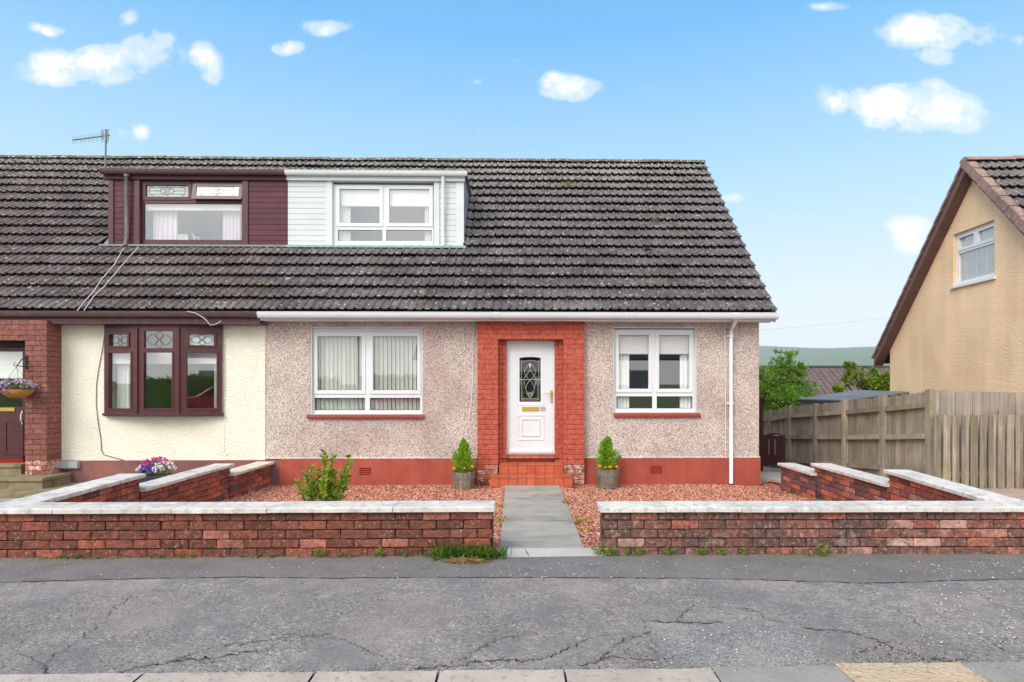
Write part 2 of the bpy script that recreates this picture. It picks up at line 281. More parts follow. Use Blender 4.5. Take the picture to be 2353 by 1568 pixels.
M['wood'] = pmat('weathered_timber', srgb(158, 146, 130), .9, .2, 3, bump=.4, bscale=60, obj=.26, streak=((30, 30, 1.6), .36),
                 layers=[(srgb(128, 122, 72), 1.8, .5, .75, .55, 1), (srgb(105, 84, 62), 14, .64, .72, .5, 2)])
M['woodgrey'] = pmat('grey_timber', srgb(164, 153, 144), .9, .16, 3, bump=.4, bscale=60, obj=.14, streak=((26, 26, 1.6), .24), layers=[(srgb(84, 72, 64), 11, .66, .72, .6, 2), (srgb(150, 145, 90), 2, .6, .8, .35, 1)])
M['darkwood'] = pmat('dark_brown_timber', srgb(66, 32, 28), .7, .25, 6, streak=((20, 20, 2), .2))
M['felt'] = pmat('roofing_felt', srgb(122, 124, 128), .9, .14, 2, layers=[(srgb(90, 92, 96), 3, .5, .7, .5, 1)])
M['dark'] = pmat('dark_edge', srgb(52, 54, 58), .7, .1, 3)
M['pale'] = pmat('pale_shed', srgb(150, 150, 140), .8, .1, 3)
M['bgtile'] = pmat('far_brown_tile', srgb(112, 94, 94), .9, .2, 4, island=.15)
M['moor'] = pmat('moorland', srgb(112, 124, 102), 1, .18, .0035, detail=8, layers=[(srgb(104, 126, 84), .006, .42, .6, .7, 1), (srgb(126, 134, 126), .004, .5, .66, .6, 2)])
M['field'] = pmat('grass_field', srgb(104, 132, 80), 1, .2, .05, layers=[(srgb(84, 112, 66), .3, .45, .6, .6, 1)])
M['earth'] = pmat('drive_gravel', srgb(176, 158, 144), 1, .2, 6, bump=.5, bscale=40)
M['bark'] = pmat('bark', srgb(96, 82, 64), .95, .25, 12, bump=.5)
M['leafA'] = leafmat('tree_leaf', srgb(84, 128, 34), srgb(150, 188, 66))
M['leafB'] = leafmat('maple_leaf', srgb(86, 118, 30), srgb(160, 176, 60))
M['conifer'] = leafmat('conifer_leaf', srgb(84, 146, 28), srgb(176, 214, 60), .3)
M['shrubleaf'] = leafmat('shrub_leaf', srgb(72, 116, 34), srgb(188, 206, 70), .3)
M['weed'] = leafmat('weed_leaf', srgb(66, 104, 34), srgb(128, 160, 60), .3)
M['grass'] = leafmat('grass_blade', srgb(70, 112, 34), srgb(130, 160, 66), .3)
M['dry'] = leafmat('dead_grass', srgb(150, 122, 76), srgb(196, 168, 112), .2)
M['hedge'] = leafmat('hedge_leaf', srgb(90, 140, 36), srgb(170, 210, 80), .3)
M['barrel'] = pmat('barrel_stave', srgb(142, 128, 110), .9, .25, 7, bump=.4, bscale=60, obj=.18, streak=((30, 30, 3), .3))
M['hoop'] = pmat('galvanised_hoop', srgb(142, 148, 152), .45, .15, 7, metal=.5)
M['soil'] = pmat('soil', srgb(60, 44, 34), 1, .3, 30)
M['orange'] = pmat('orange_petals', srgb(255, 176, 40), .7, .12, 60)
M['purple'] = isl('purple_petals', [(0, srgb(84, 60, 170)), (.6, srgb(120, 96, 200)), (1, srgb(170, 150, 220))])
M['lilacpet'] = isl('lilac_petals', [(0, srgb(150, 120, 180)), (.6, srgb(196, 176, 210)), (1, srgb(230, 215, 120))])
M['pink'] = isl('pink_petals', [(0, srgb(196, 40, 140)), (1, srgb(232, 110, 190))])
M['whitepet'] = isl('white_petals', [(0, srgb(230, 205, 205)), (1, srgb(250, 246, 240))])
M['coir'] = pmat('coir_liner', srgb(176, 120, 60), 1, .3, 30, bump=.6)
M['iron'] = pmat('black_iron', (.03, .03, .03), .5, .1, 3)
M['alu'] = pmat('aerial_metal', srgb(130, 134, 132), .5, .2, 9, layers=[(srgb(96, 110, 60), 12, .5, .6, .6, 1)])
M['cablew'] = pmat('white_cable', srgb(200, 194, 190), .6, .1, 3)
M['cabled'] = pmat('dark_cable', srgb(84, 72, 66), .7, .1, 3)
M['redcar'] = pmat('red_car_paint', (.85, .02, .02), .2, .03, 1, spec=.6)
M['tyre'] = pmat('tyre', (.02, .02, .02), .8, .1, 3)
M['lamp'] = pmat('galvanised_post', srgb(130, 140, 146), .5, .1, 3)
M['opp'] = pmat('beige_roughcast', srgb(226, 216, 194), .9, .08, 2)
M['reddoor'] = pmat('red_sill_paint', srgb(150, 22, 26), .5, .1, 3)
M['moss'] = leafmat('moss', srgb(70, 88, 22), srgb(120, 128, 40), .1)
M['mossy'] = leafmat('yellow_moss', srgb(120, 110, 30), srgb(170, 160, 50), .1)

# ------------------------------------------------------------------ builders
OFF = {}
class MB:
    def __init__(s): s.v = []; s.f = []
    def quad(s, a, b, c, d):
        n = len(s.v); s.v += [tuple(a), tuple(b), tuple(c), tuple(d)]; s.f.append((n, n+1, n+2, n+3)); return s
    def box(s, x0, x1, y0, y1, z0, z1):
        n = len(s.v)
        s.v += [(x0, y0, z0), (x1, y0, z0), (x1, y1, z0), (x0, y1, z0), (x0, y0, z1), (x1, y0, z1), (x1, y1, z1), (x0, y1, z1)]
        s.f += [(n, n+3, n+2, n+1), (n+4, n+5, n+6, n+7), (n, n+1, n+5, n+4), (n+1, n+2, n+6, n+5), (n+2, n+3, n+7, n+6), (n+3, n, n+4, n+7)]; return s
    def hexa(s, p):  # 8 points: bottom 4, top 4
        n = len(s.v); s.v += [tuple(q) for q in p]
        s.f += [(n, n+3, n+2, n+1), (n+4, n+5, n+6, n+7), (n, n+1, n+5, n+4), (n+1, n+2, n+6, n+5), (n+2, n+3, n+7, n+6), (n+3, n, n+4, n+7)]; return s
    def prism(s, prof, x0, x1):  # profile in (y, z), extruded along x
        n = len(s.v); k = len(prof)
        s.v += [(x0, y, z) for y, z in prof] + [(x1, y, z) for y, z in prof]
        s.f += [(n+i, n+(i+1) % k, n+k+(i+1) % k, n+k+i) for i in range(k)]
        s.f += [tuple(n+i for i in range(k))[::-1], tuple(n+k+i for i in range(k))]; return s
    def tube(s, pts, r, k=6, taper=None):
        pts = [Vector(p) for p in pts]; n0 = len(s.v); up = Vector((0, 0, 1))
        for i, p in enumerate(pts):
            d = (pts[min(i+1, len(pts)-1)]-pts[max(i-1, 0)]).normalized()
            a = d.cross(up if abs(d.z) < .95 else Vector((1, 0, 0))).normalized(); b = a.cross(d)
            rr = r if taper is None else r+(taper-r)*i/max(1, len(pts)-1)
            for j in range(k):
                t = 2*math.pi*j/k; s.v.append(tuple(p+a*(rr*math.cos(t))+b*(rr*math.sin(t))))
        for i in range(len(pts)-1):
            for j in range(k):
                s.f.append((n0+i*k+j, n0+i*k+(j+1) % k, n0+(i+1)*k+(j+1) % k, n0+(i+1)*k+j))
        s.f.append(tuple(n0+j for j in range(k))); s.f.append(tuple(n0+(len(pts)-1)*k+j for j in range(k))[::-1]); return s
    def lathe(s, c, prof, k=20, a0=0, a1=2*math.pi):
        n0 = len(s.v); c = Vector(c); full = abs(a1-a0-2*math.pi) < 1e-6; kk = k if full else k+1
        for r, z in prof:
            for j in range(kk):
                t = a0+(a1-a0)*j/k; s.v.append((c.x+r*math.cos(t), c.y+r*math.sin(t), c.z+z))
        for i in range(len(prof)-1):
            for j in range(k):
                j2 = (j+1) % kk
                s.f.append((n0+i*kk+j, n0+i*kk+j2, n0+(i+1)*kk+j2, n0+(i+1)*kk+j))
        return s
    def plate(s, outer, holes, y, th, holeth=None):
        """rectangle in xz at depth y (front), with rectangular holes and reveals going back"""
        holeth = holeth or th
        x0, x1, z0, z1 = outer
        xs = sorted({x0, x1, *[h[0] for h in holes], *[h[1] for h in holes]}); zs = sorted({z0, z1, *[h[2] for h in holes], *[h[3] for h in holes]})
        xs = [x for x in xs if x0-1e-9 <= x <= x1+1e-9]; zs = [z for z in zs if z0-1e-9 <= z <= z1+1e-9]
        for i in range(len(xs)-1):
            for j in range(len(zs)-1):
                cx, cz = (xs[i]+xs[i+1])/2, (zs[j]+zs[j+1])/2
                if any(h[0] < cx < h[1] and h[2] < cz < h[3] for h in holes): continue
                s.quad((xs[i], y, zs[j]), (xs[i+1], y, zs[j]), (xs[i+1], y, zs[j+1]), (xs[i], y, zs[j+1]))
                s.quad((xs[i], y+th, zs[j]), (xs[i], y+th, zs[j+1]), (xs[i+1], y+th, zs[j+1]), (xs[i+1], y+th, zs[j]))
        for (a, b, c, d, t, inv) in [(x0, x1, z0, z1, th, 0)]+[(*h, holeth, 1) for h in holes]:
            q = [((a, c), (b, c)), ((b, c), (b, d)), ((b, d), (a, d)), ((a, d), (a, c))]
            for (p1, p2) in q:
                f = [(p1[0], y, p1[1]), (p1[0], y+t, p1[1]), (p2[0], y+t, p2[1]), (p2[0], y, p2[1])]
                s.quad(*(f if not inv else f[::-1]))
        return s
    def mesh(s, name, mat, off=None, smooth=False):
        me = bpy.data.meshes.new(name)
        v = s.v if off is None else [(a-off[0], b-off[1], c-off[2]) for a, b, c in s.v]
        me.from_pydata(v, [], s.f); me.materials.append(mat)
        if smooth: me.polygons.foreach_set('use_smooth', [True]*len(me.polygons))
        me.update(); return me
def root_off(o):
    while o is not None and o.name not in OFF: o = o.parent
    return OFF.get(o.name, Vector((0, 0, 0))) if o else Vector((0, 0, 0))
def part(name, mb, mat, parent, label=None, kind=None, smooth=False):
    off = root_off(parent) if parent else None
    me = mb.mesh(name, mat, off, smooth)
    o = bpy.data.objects.new(name, me); COL.objects.link(o)
    if parent: o.parent = parent
    if label: o['label'] = label
    if kind: o['kind'] = kind
    return o
def inst(name, me, parent, pos, rot=(0, 0, 0), scale=(1, 1, 1)):
    o = bpy.data.objects.new(name, me); COL.objects.link(o); o.parent = parent
    o.location = Vector(pos)-root_off(parent); o.rotation_euler = rot; o.scale = scale; return o
def thing(name, label, cat, loc, group=None):
    o = bpy.data.objects.new(name, None); COL.objects.link(o); o.location = loc; o.empty_display_size = .2
    o['label'] = label; o['category'] = cat
    if group: o['group'] = group
    OFF[o.name] = Vector(loc); return o
def solo(name, mb, mat, label, cat, group=None, smooth=False, loc=None):
    """a thing that is one mesh; origin at loc"""
    vs = np.array(mb.v); c = Vector(loc) if loc is not None else Vector(((vs[:, 0].min()+vs[:, 0].max())/2, (vs[:, 1].min()+vs[:, 1].max())/2, vs[:, 2].min()))
    o = bpy.data.objects.new(name, mb.mesh(name, mat, c, smooth)); COL.objects.link(o); o.location = c
    OFF[o.name] = c
    if label: o['label'] = label; o['category'] = cat
    if group: o['group'] = group
    return o
def struct(name, mb, mat, kind='structure', smooth=False):
    o = bpy.data.objects.new(name, mb.mesh(name, mat, None, smooth)); COL.objects.link(o); o['kind'] = kind; return o
def rect(px0, px1, py0, py1, Y):
    """photo rectangle (left, right, top, bottom) on the facade-parallel plane Y -> x0,x1,z0,z1"""
    m = (px0+px1)/2
    return (XA(px0, Y), XA(px1, Y), ZA(m, py1, Y), ZA(m, py0, Y))
def fbox(mb, px0, px1, py0, py1, Y, d):
    x0, x1, z0, z1 = rect(px0, px1, py0, py1, Y); return mb.box(x0, x1, Y, Y+d, z0, z1)

# ------------------------------------------------------------------ levels
def smooth(t): t = max(0, min(1, t)); return t*t*(3-2*t)
def ground_z(x, y):
    if y < 5.6: return -.14
    if x < 4.75:
        z = -.06-.27*smooth((y-5.6)/5.4)
        t = max(0, (x-3.6)); z -= .05*t*max(0, min(1, (y-8)/3))
        if y > 11.6: z -= .03*min(y-11.6, 10)
        return z if y < 22 else z-.06*min(y-22, 40)
    z = -.06-.14*smooth((y-5.6)/4.4)
    if y > 10: z -= .09*min(y-10, 7)
    if y > 17: z -= .05*min(y-17, 50)
    return z

# ------------------------------------------------------------------ setting
mb = MB()
xs = [-2850, -800, -200, -60, -30, -18, -12, -9, -7, -5.4, -4.9, -4.6, -4.2, -3, -2, -1, 0, 1, 2, 3, 3.6, 4.2, 4.6, 4.9, 5.4, 6, 7, 8, 9, 10, 12, 15, 20, 30, 60, 200, 800, 2850]
ys = [-380, -300, -60, -20, -7.2, 2, 5.3, 5.8, 6.5, 7.2, 8, 8.8, 9.6, 10.4, 11.2, 12, 13, 14, 15, 16, 17, 19, 22, 26, 32, 40, 55, 67, 120, 300, 800, 2300]
for y in ys:
    for x in xs: mb.v.append((x, y, ground_z(x, y)-.02))
for j in range(len(ys)-1):
    for i in range(len(xs)-1):
        a = j*len(xs)+i; mb.f.append((a, a+1, a+len(xs)+1, a+len(xs)))
struct('ground', mb, M['field'])
mb = MB().box(-14, 14, 3.27, 5.66, -.13, 0); struct('pavement', mb, M['asphalt'])
# newer strip along the foot of the walls, wavy outer edge
edge = [(-200, 1342), (0, 1338), (200, 1333), (420, 1328), (560, 1326), (760, 1329), (1003, 1327), (1180, 1327), (1360, 1328), (1560, 1329), (1700, 1331), (1830, 1335), (1990, 1340), (2080, 1338), (2200, 1334), (2353, 1331), (2560, 1328)]
mb = MB(); seam = []
pp = [onz(a, b, .004) for a, b in edge]
fine = []
for a, b in zip(pp[:-1], pp[1:]):
    for t in np.linspace(0, 1, 9)[:-1]:
        q = a.lerp(b, t); q.y += random.uniform(-.008, .008); fine.append(q)
fine.append(pp[-1])
for a, b in zip(fine[:-1], fine[1:]):
    mb.quad(a, b, (b.x, 5.48, .004), (a.x, 5.48, .004))
struct('pavement_strip', mb, M['strip'])
def ribbon(mb, pts, w, z, jit=.012, n=10):
    P = []
    for a, b in zip(pts[:-1], pts[1:]):
        for t in np.linspace(0, 1, n+1)[:-1]:
            q = a.lerp(b, float(t)); q = q+Vector((random.gauss(0, jit), random.gauss(0, jit), 0)); P.append(q)
    P.append(pts[-1].copy())
    prev = None
    for i, q in enumerate(P):
        d = (P[min(i+1, len(P)-1)]-P[max(i-1, 0)]); d.z = 0; d.normalize(); nrm = Vector((-d.y, d.x, 0))
        ww = w*random.uniform(.15, 1.3)*(.35 if i in (0, len(P)-1) else 1)
        cur = (Vector((*(q+nrm*ww/2).xy, z)), Vector((*(q-nrm*ww/2).xy, z)))
        if prev: mb.quad(prev[0], prev[1], cur[1], cur[0])
        prev = cur
C = [([(300,1367),(285,1385),(255,1405),(235,1430),(205,1450),(170,1480),(130,1505),(95,1530)], .006),
     ([(95,1530),(70,1512),(20,1502)], .004), ([(95,1530),(100,1545),(115,1560)], .009),
     ([(160,1562),(250,1556),(310,1535),(370,1527),(430,1515),(490,1513),(560,1498),(620,1496)], .011),
     ([(390,1520),(440,1503),(500,1485),(560,1477),(620,1472),(700,1462),(760,1458)], .008),
     ([(400,1520),(430,1515),(470,1525),(520,1520)], .006), ([(613,1497),(640,1475),(700,1470)], .004),
     ([(613,1458),(700,1462),(760,1466),(800,1476),(830,1488),(860,1500),(880,1510)], .005),
     ([(870,1560),(895,1546)], .01), ([(950,1538),(1010,1533),(1060,1530),(1100,1520),(1150,1518),(1200,1520),(1250,1512),(1290,1500),(1330,1478)], .011),
     ([(1050,1522),(1090,1500),(1125,1478),(1160,1465),(1200,1460)], .006), ([(1330,1478),(1370,1462),(1430,1455)], .004),
     ([(1103,1466),(1140,1450),(1175,1430),(1230,1420)], .004),
     ([(1480,1427),(1560,1430),(1660,1433)], .014), ([(1480,1427),(1490,1445),(1505,1480),(1515,1515)], .004), ([(1480,1427),(1466,1390)], .003),
     ([(1558,1427),(1570,1408),(1600,1392)], .008), ([(1620,1395),(1700,1397),(1735,1402),(1770,1425),(1810,1433)], .006),
     ([(1380,1518),(1400,1495),(1440,1470),(1500,1452)], .009), ([(1330,1530),(1370,1522),(1400,1508),(1440,1515),(1500,1518),(1550,1510)], .010),
     ([(1240,1440),(1330,1432),(1430,1428)], .003), ([(1385,1406),(1415,1409),(1400,1415)], .005),
     ([(1845,1443),(1950,1452),(2010,1468),(2055,1490),(2040,1510)], .012), ([(2055,1490),(2130,1520),(2180,1512)], .009),
     ([(2080,1408),(2140,1412),(2220,1405)], .004), ([(2120,1508),(2180,1522),(2230,1512)], .009), ([(1930,1375),(2050,1393),(2120,1440),(2200,1475)], .004),
     ([(2190,1337),(2250,1362),(2295,1395)], .005), ([(2260,1465),(2300,1490),(2353,1515)], .006), ([(2285,1478),(2330,1470),(2370,1462)], .004),
     ([(2160,1385),(2240,1440),(2290,1485)], .003), ([(1960,1505),(2010,1490),(2050,1470)], .009),
     ([(300,1334),(340,1328),(380,1322)], .004)]
mb = MB()
for pts, w in C: ribbon(mb, [onz(a, b, .003) for a, b in pts], w*.8, .0045)
for a, b in zip(fine[:-1], fine[1:]):
    if random.random() < .62: mb.quad((a.x, a.y-random.uniform(.001, .007), .0062), (b.x, b.y-random.uniform(.001, .007), .0062), (b.x, b.y+.003, .0062), (a.x, a.y+.003, .0062))
struct('pavement_cracks', mb, M['crack'])
pc = [onz(a, b, .004) for a, b in [(1483,1431),(1560,1433),(1660,1436),(1830,1440),(1858,1465),(1880,1520),(1875,1541),(1525,1545),(1512,1510),(1496,1468)]]
mb = MB(); mb.v = [tuple(p) for p in pc]; mb.f = [tuple(range(len(pc)))[::-1]]
struct('pavement_patch', mb, M['patch'])
# road and the far side of the street
struct('road', MB().box(-60, 60, -5.2, 3.11, -.13, -.11), M['road'])
struct('far_pavement', MB().box(-60, 60, -7.2, -5.2, -.13, 0), M['asphalt'])
# kerb stones
kb = bpy.data.objects.new('kerb', None); COL.objects.link(kb); kb['kind'] = 'structure'
kx = [-400, -60, 330, 722, 1007, 1298, 1643, 1940, 2243, 2560, 2900]
for i in range(len(kx)-1):
    p0 = onz(kx[i], 1552, 0); p1 = onz(kx[i+1], 1548 if i > 3 else 1552, 0)
    m_ = MB(); ya = 3.285 if i < 6 else (3.30 if i == 6 else 3.325)
    x0, x1 = p0.x+.006, p1.x-.008; n = 12; pts = []
    for k in range(n+1):
        x = x0+(x1-x0)*k/n; dy = random.uniform(-.006, .006)
        pts.append((x, ya+dy))
    for (xa, y1), (xb, y2) in zip(pts[:-1], pts[1:]):
        m_.quad((xa, 3.12, .006), (xb, 3.12, .006), (xb, y2, .008), (xa, y1, .008)); m_.quad((xa, 3.11, -.13), (xb, 3.11, -.13), (xb, 3.12, .006), (xa, 3.12, .006)); m_.quad((xa, y1, .008), (xb, y2, .008), (xb, y2, -.01), (xa, y1, -.01))
    o = part('kerb_stone', m_, M['kerbgrey'] if i in (6, 8) else M['kerbsand'] if i == 7 else M['kerb'], kb)

# path of slabs
ph = bpy.data.objects.new('path', None); COL.objects.link(ph); ph['kind'] = 'structure'
near_l, near_r = onz(1148.5, 1261, 0), onz(1343, 1261, 0)
near_l.z = near_r.z = .0; fl = at(1161, 1116, 10.36); fr_ = at(1284, 1116, 10.36)
def lerp(a, b, t): return a+(b-a)*t
for j, (t0, t1) in enumerate([(0, .30), (.305, .50), (.505, .66), (.665, .80), (.805, 1.0)]):
    a = lerp(near_l, fl, t0); b = lerp(near_r, fr_, t0); c = lerp(near_r, fr_, t1); d = lerp(near_l, fl, t1)
    tl = Vector((0, 0, random.uniform(-.004, .004))); dn = Vector((0, 0, .06))
    part('slab', MB().hexa([a-dn, b-dn, c-dn, d-dn, a+tl, b+tl, c+tl, d+tl]), M['pathslab'], ph)
a = onz(1144, 1281, .006); b = onz(1392, 1277, .006); c = onz(1384, 1259, .004); d = onz(1146, 1260, .004); dn = Vector((0, 0, .1))
part('slab', MB().hexa([a-dn, b-dn, c-dn, d-dn, a, b, c, d]), M['threshold'], ph)
sp = bpy.data.objects.new('side_path', None); COL.objects.link(sp); sp['kind'] = 'structure'
for (y0, y1) in [(11.6, 12.7), (13.6, 14.6), (14.65, 15.7)]:
    z = ground_z(4.8, y0)+.06
    part('slab', MB().hexa([(4.55, y0, z-.08), (5.6, y0-.25, z-.08), (5.6, y1-.25, z-.13), (4.55, y1, z-.13), (4.55, y0, z), (5.6, y0-.25, z), (5.6, y1-.25, z-.03), (4.55, y1, z-.03)]), M['pathslab'], sp)

# hill
mb = MB(); hx = np.linspace(-2600, 3600, 80); prof = {}
ridge_px = [(-400, 800), (900, 780), (1500, 788), (1745, 795), (1800, 797), (1850, 799.5), (1890, 801), (1930, 800), (1980, 797.5), (2045, 796), (2200, 792), (2353, 790), (2800, 786), (3600, 800)]
NX, NY = 90, 14
for j in range(NY+1):
    t = j/NY; Y = 420+1180*t
    for i in range(NX+1):
        px = -400+4000*i/NX; hy = np.interp(px, [a for a, b in ridge_px], [b for a, b in ridge_px])
        zt = ZA(px, hy, 1600); z = -4+(zt+4)*(t**1.25)+random.uniform(-1, 1)*2*t*(1-t)
        mb.v.append((XA(px, Y), Y, z))
for j in range(NY):
    for i in range(NX):
        a = j*(NX+1)+i; mb.f.append((a, a+1, a+NX+2, a+NX+1))
struct('hill', mb, M['moor'], smooth=True)

# ------------------------------------------------------------------ gravel bed
XL, XR = -4.35, 4.62
mb = MB(); gx = np.linspace(-4.6, 5.7, 42); gy = np.linspace(5.62, 15.5, 44)
for y in gy:
    for x in gx: mb.v.append((x, y, ground_z(x, y)+.01+random.uniform(-.006, .006)))
for j in range(len(gy)-1):
    for i in range(len(gx)-1):
        a = j*len(gx)+i; mb.f.append((a, a+1, a+len(gx)+1, a+len(gx)))
struct('gravel_bed', mb, M['gravelbase'])
def stones(name, P, sizes, mat, flat=.7):
    """P: n x 3 positions; one mesh of little angular stones"""
    n = len(P); base = np.array([(1, 0, 0), (0, 1, 0), (-1, 0, 0), (0, -1, 0), (0, 0, 1), (0, 0, -1)], float)
    V = np.repeat(base[None], n, 0)*(1+rng.uniform(-.35, .35, (n, 6, 1))); V[:, :, 2] *= flat
    a = rng.uniform(0, 6.28, n); c, s = np.cos(a), np.sin(a)
    x = V[:, :, 0]*c[:, None]-V[:, :, 1]*s[:, None]; y = V[:, :, 0]*s[:, None]+V[:, :, 1]*c[:, None]
    V[:, :, 0] = x*rng.uniform(.8, 1.3, (n, 1)); V[:, :, 1] = y
    V[:, :, 2] += V[:, :, 0]*rng.uniform(-.5, .5, (n, 1))
    V = V*np.asarray(sizes).reshape(-1, 1, 1)+P[:, None, :]
    F = np.array([(0, 1, 4), (1, 2, 4), (2, 3, 4), (3, 0, 4), (1, 0, 5), (2, 1, 5), (3, 2, 5), (0, 3, 5)])
    F = (F[None]+6*np.arange(n)[:, None, None]).reshape(-1, 3)
    me = bpy.data.meshes.new(name); V = V.reshape(-1, 3)
    me.vertices.add(len(V)); me.vertices.foreach_set('co', V.ravel()); me.loops.add(F.size); me.loops.foreach_set('vertex_index', F.ravel())
    me.polygons.add(len(F)); me.polygons.foreach_set('loop_start', np.arange(0, F.size, 3)); me.polygons.foreach_set('loop_total', np.full(len(F), 3))
    me.update(calc_edges=True); me.materials.append(mat)
    o = bpy.data.objects.new(name, me); COL.objects.link(o); o['kind'] = 'stuff'; return o
P = []
def path_edges(y):
    t = (y-near_l.y)/(fl.y-near_l.y); return near_l.x+(fl.x-near_l.x)*t, near_r.x+(fr_.x-near_r.x)*t
cnt = 0
while cnt < 58000:
    x = random.uniform(-4.55, 4.75); y = 5.45+random.random()**.8*6.2
    if x > 4.4: y = random.uniform(8.5, 15.5); x = random.uniform(4.4, 5.5)
    elif y > 11.1: continue
    if y < 10.36:
        l, r = path_edges(y)
        if l-.005 < x < r+.005: continue
    if 10.36 <= y and -.5 < x < 1.05 and y > 10.36 and abs(x-.28) < .72: continue
    if y < 5.8 and not (-.28 < x < .77): continue
    hz = 0.0 if y > 5.75 else .0
    P.append((x, y, ground_z(x, y)+.012+random.random()*.012 if y > 5.62 else .0)); cnt += 1
P = np.array(P)
# gravel banks up to the path level beside it
pe = np.array([min(abs(p[0]-path_edges(p[1])[0]), abs(p[0]-path_edges(p[1])[1])) for p in P]); pz = near_l.z+(fl.z-near_l.z)*np.clip((P[:, 1]-near_l.y)/(fl.y-near_l.y), 0, 1)
w = np.clip(1-pe/.45, 0, 1); P[:, 2] = np.where(P[:, 1] < 10.4, P[:, 2]*(1-w)+np.maximum(pz-.012, P[:, 2])*w, P[:, 2])
stones('gravel', P, rng.uniform(.008, .018, len(P)), M['gravel'])
mb = MB()   # banked bed under the stones at the path
for sgn in (0, 1):
    for k in range(12):
        y0 = 5.45+k*.41; y1 = y0+.41
        e0, e1 = path_edges(y0)[sgn], path_edges(y1)[sgn]; s_ = (-1, 1)[sgn]
        zz = lambda y: near_l.z+(fl.z-near_l.z)*((y-near_l.y)/(fl.y-near_l.y))-.016
        q = [(e0, y0, zz(y0)), (e1, y1, zz(y1)), (e1+s_*.5, y1, ground_z(0, max(y1, 5.7))-.01), (e0+s_*.5, y0, ground_z(0, max(y0, 5.7))-.01)]
        if y0 < 5.8: q[2] = (e1+s_*.16, y1, zz(y1)); q[3] = (e0+s_*.16, y0, zz(y0))
        mb.quad(*(q if sgn else q[::-1]))
struct('gravel_bank', mb, M['gravelbase'])
# grit and petals on the pavement
Pg = []
for i in range(2600):
    px = random.uniform(450, 2353); e = 1546-8*(px-1100)/1250; py = e-abs(random.gauss(0, 7))
    if random.random() < .35: px = random.gauss(2080, 110); py = random.gauss(1515, 18)
    if py > e: continue
    q = onz(px, py, .006); Pg.append(tuple(q))
stones('grit', np.array(Pg), rng.uniform(.002, .0065, len(Pg)), M['grit'], .6)
Pp = []
for i in range(380):
    px = random.choice([random.uniform(0, 2353), random.gauss(1330, 160), random.gauss(2250, 90)]); py = random.uniform(1290, 1330)
    if random.random() < .3: px = random.uniform(2100, 2353); py = random.uniform(1340, 1480)
    if random.random() < .14: px = random.uniform(1500, 1860); py = random.uniform(1440, 1530)
    Pp.append(tuple(onz(px, py, .008)))
stones('fallen_petals', np.array(Pp), rng.uniform(.004, .0085, len(Pp)), M['petal'], .25)

mb = MB(); gx = np.linspace(4.8, 16, 20); gy = np.linspace(5.6, 30, 40)
for y in gy:
    for x in gx: mb.v.append((x, y, ground_z(x, y)+.004))
for j in range(len(gy)-1):
    for i in range(len(gx)-1):
        a = j*len(gx)+i; mb.f.append((a, a+1, a+len(gx)+1, a+len(gx)))
struct('driveway', mb, M['earth'])
mb = MB(); gx = np.linspace(-13, -4.5, 12); gy = np.linspace(5.6, 11.1, 12)
for y in gy:
    for x in gx: mb.v.append((x, y, ground_z(x, y)+.004))
for j in range(len(gy)-1):
    for i in range(len(gx)-1):
        a = j*len(gx)+i; mb.f.append((a, a+1, a+len(gx)+1, a+len(gx)))
struct('front_garden', mb, M['pathslab'])
struct('far_forecourt', MB().box(-40, 40, -15.9, -7.2, -.13, -.02), M['earth'])

# ------------------------------------------------------------------ bricks and garden walls
def brick_mesh(name, mat, l, h, d, rough=.006, seed=0, bev=.006):
    """rough-faced brick; front at y=0 looking to -y, x from 0..l, z 0..h, goes back to y=d"""
    rr = random.Random(seed); mb = MB(); nx, nz = 5, 3; FX_ = [0, .04, .36, .66, .96, 1]; FZ_ = [0, .1, .9, 1]
    g = {}
    for j in range(nz+1):
        for i in range(nx+1):
            ed = (i in (0, nx)) + (j in (0, nz))
            x = l*FX_[i] + (rr.uniform(-.002, .002)); z = h*FZ_[j]+rr.uniform(-.0015, .0015)
            y = (bev if ed else 0)+rr.uniform(-rough, rough*.4)
            g[i, j] = len(mb.v); mb.v.append((x, y, z))
    for j in range(nz):
        for i in range(nx): mb.f.append((g[i, j], g[i+1, j], g[i+1, j+1], g[i, j+1]))
    n = len(mb.v); mb.v += [(0, d, 0), (l, d, 0), (l, d, h), (0, d, h)]
    mb.f += [(n, n+3, n+2, n+1)]
    mb.f.append(tuple([g[i, 0] for i in range(nx+1)][::-1]+[n, n+1]))
    mb.f.append(tuple([g[i, nz] for i in range(nx+1)]+[n+2, n+3]))
    mb.f.append(tuple([g[0, j] for j in range(nz+1)]+[n+3, n]))
    mb.f.append(tuple([g[nx, j] for j in range(nz+1)][::-1]+[n+1, n+2]))
    return mb.mesh(name, mat)
COURSE = .0817; BL = .244; CT = .042
WALL_T = .215
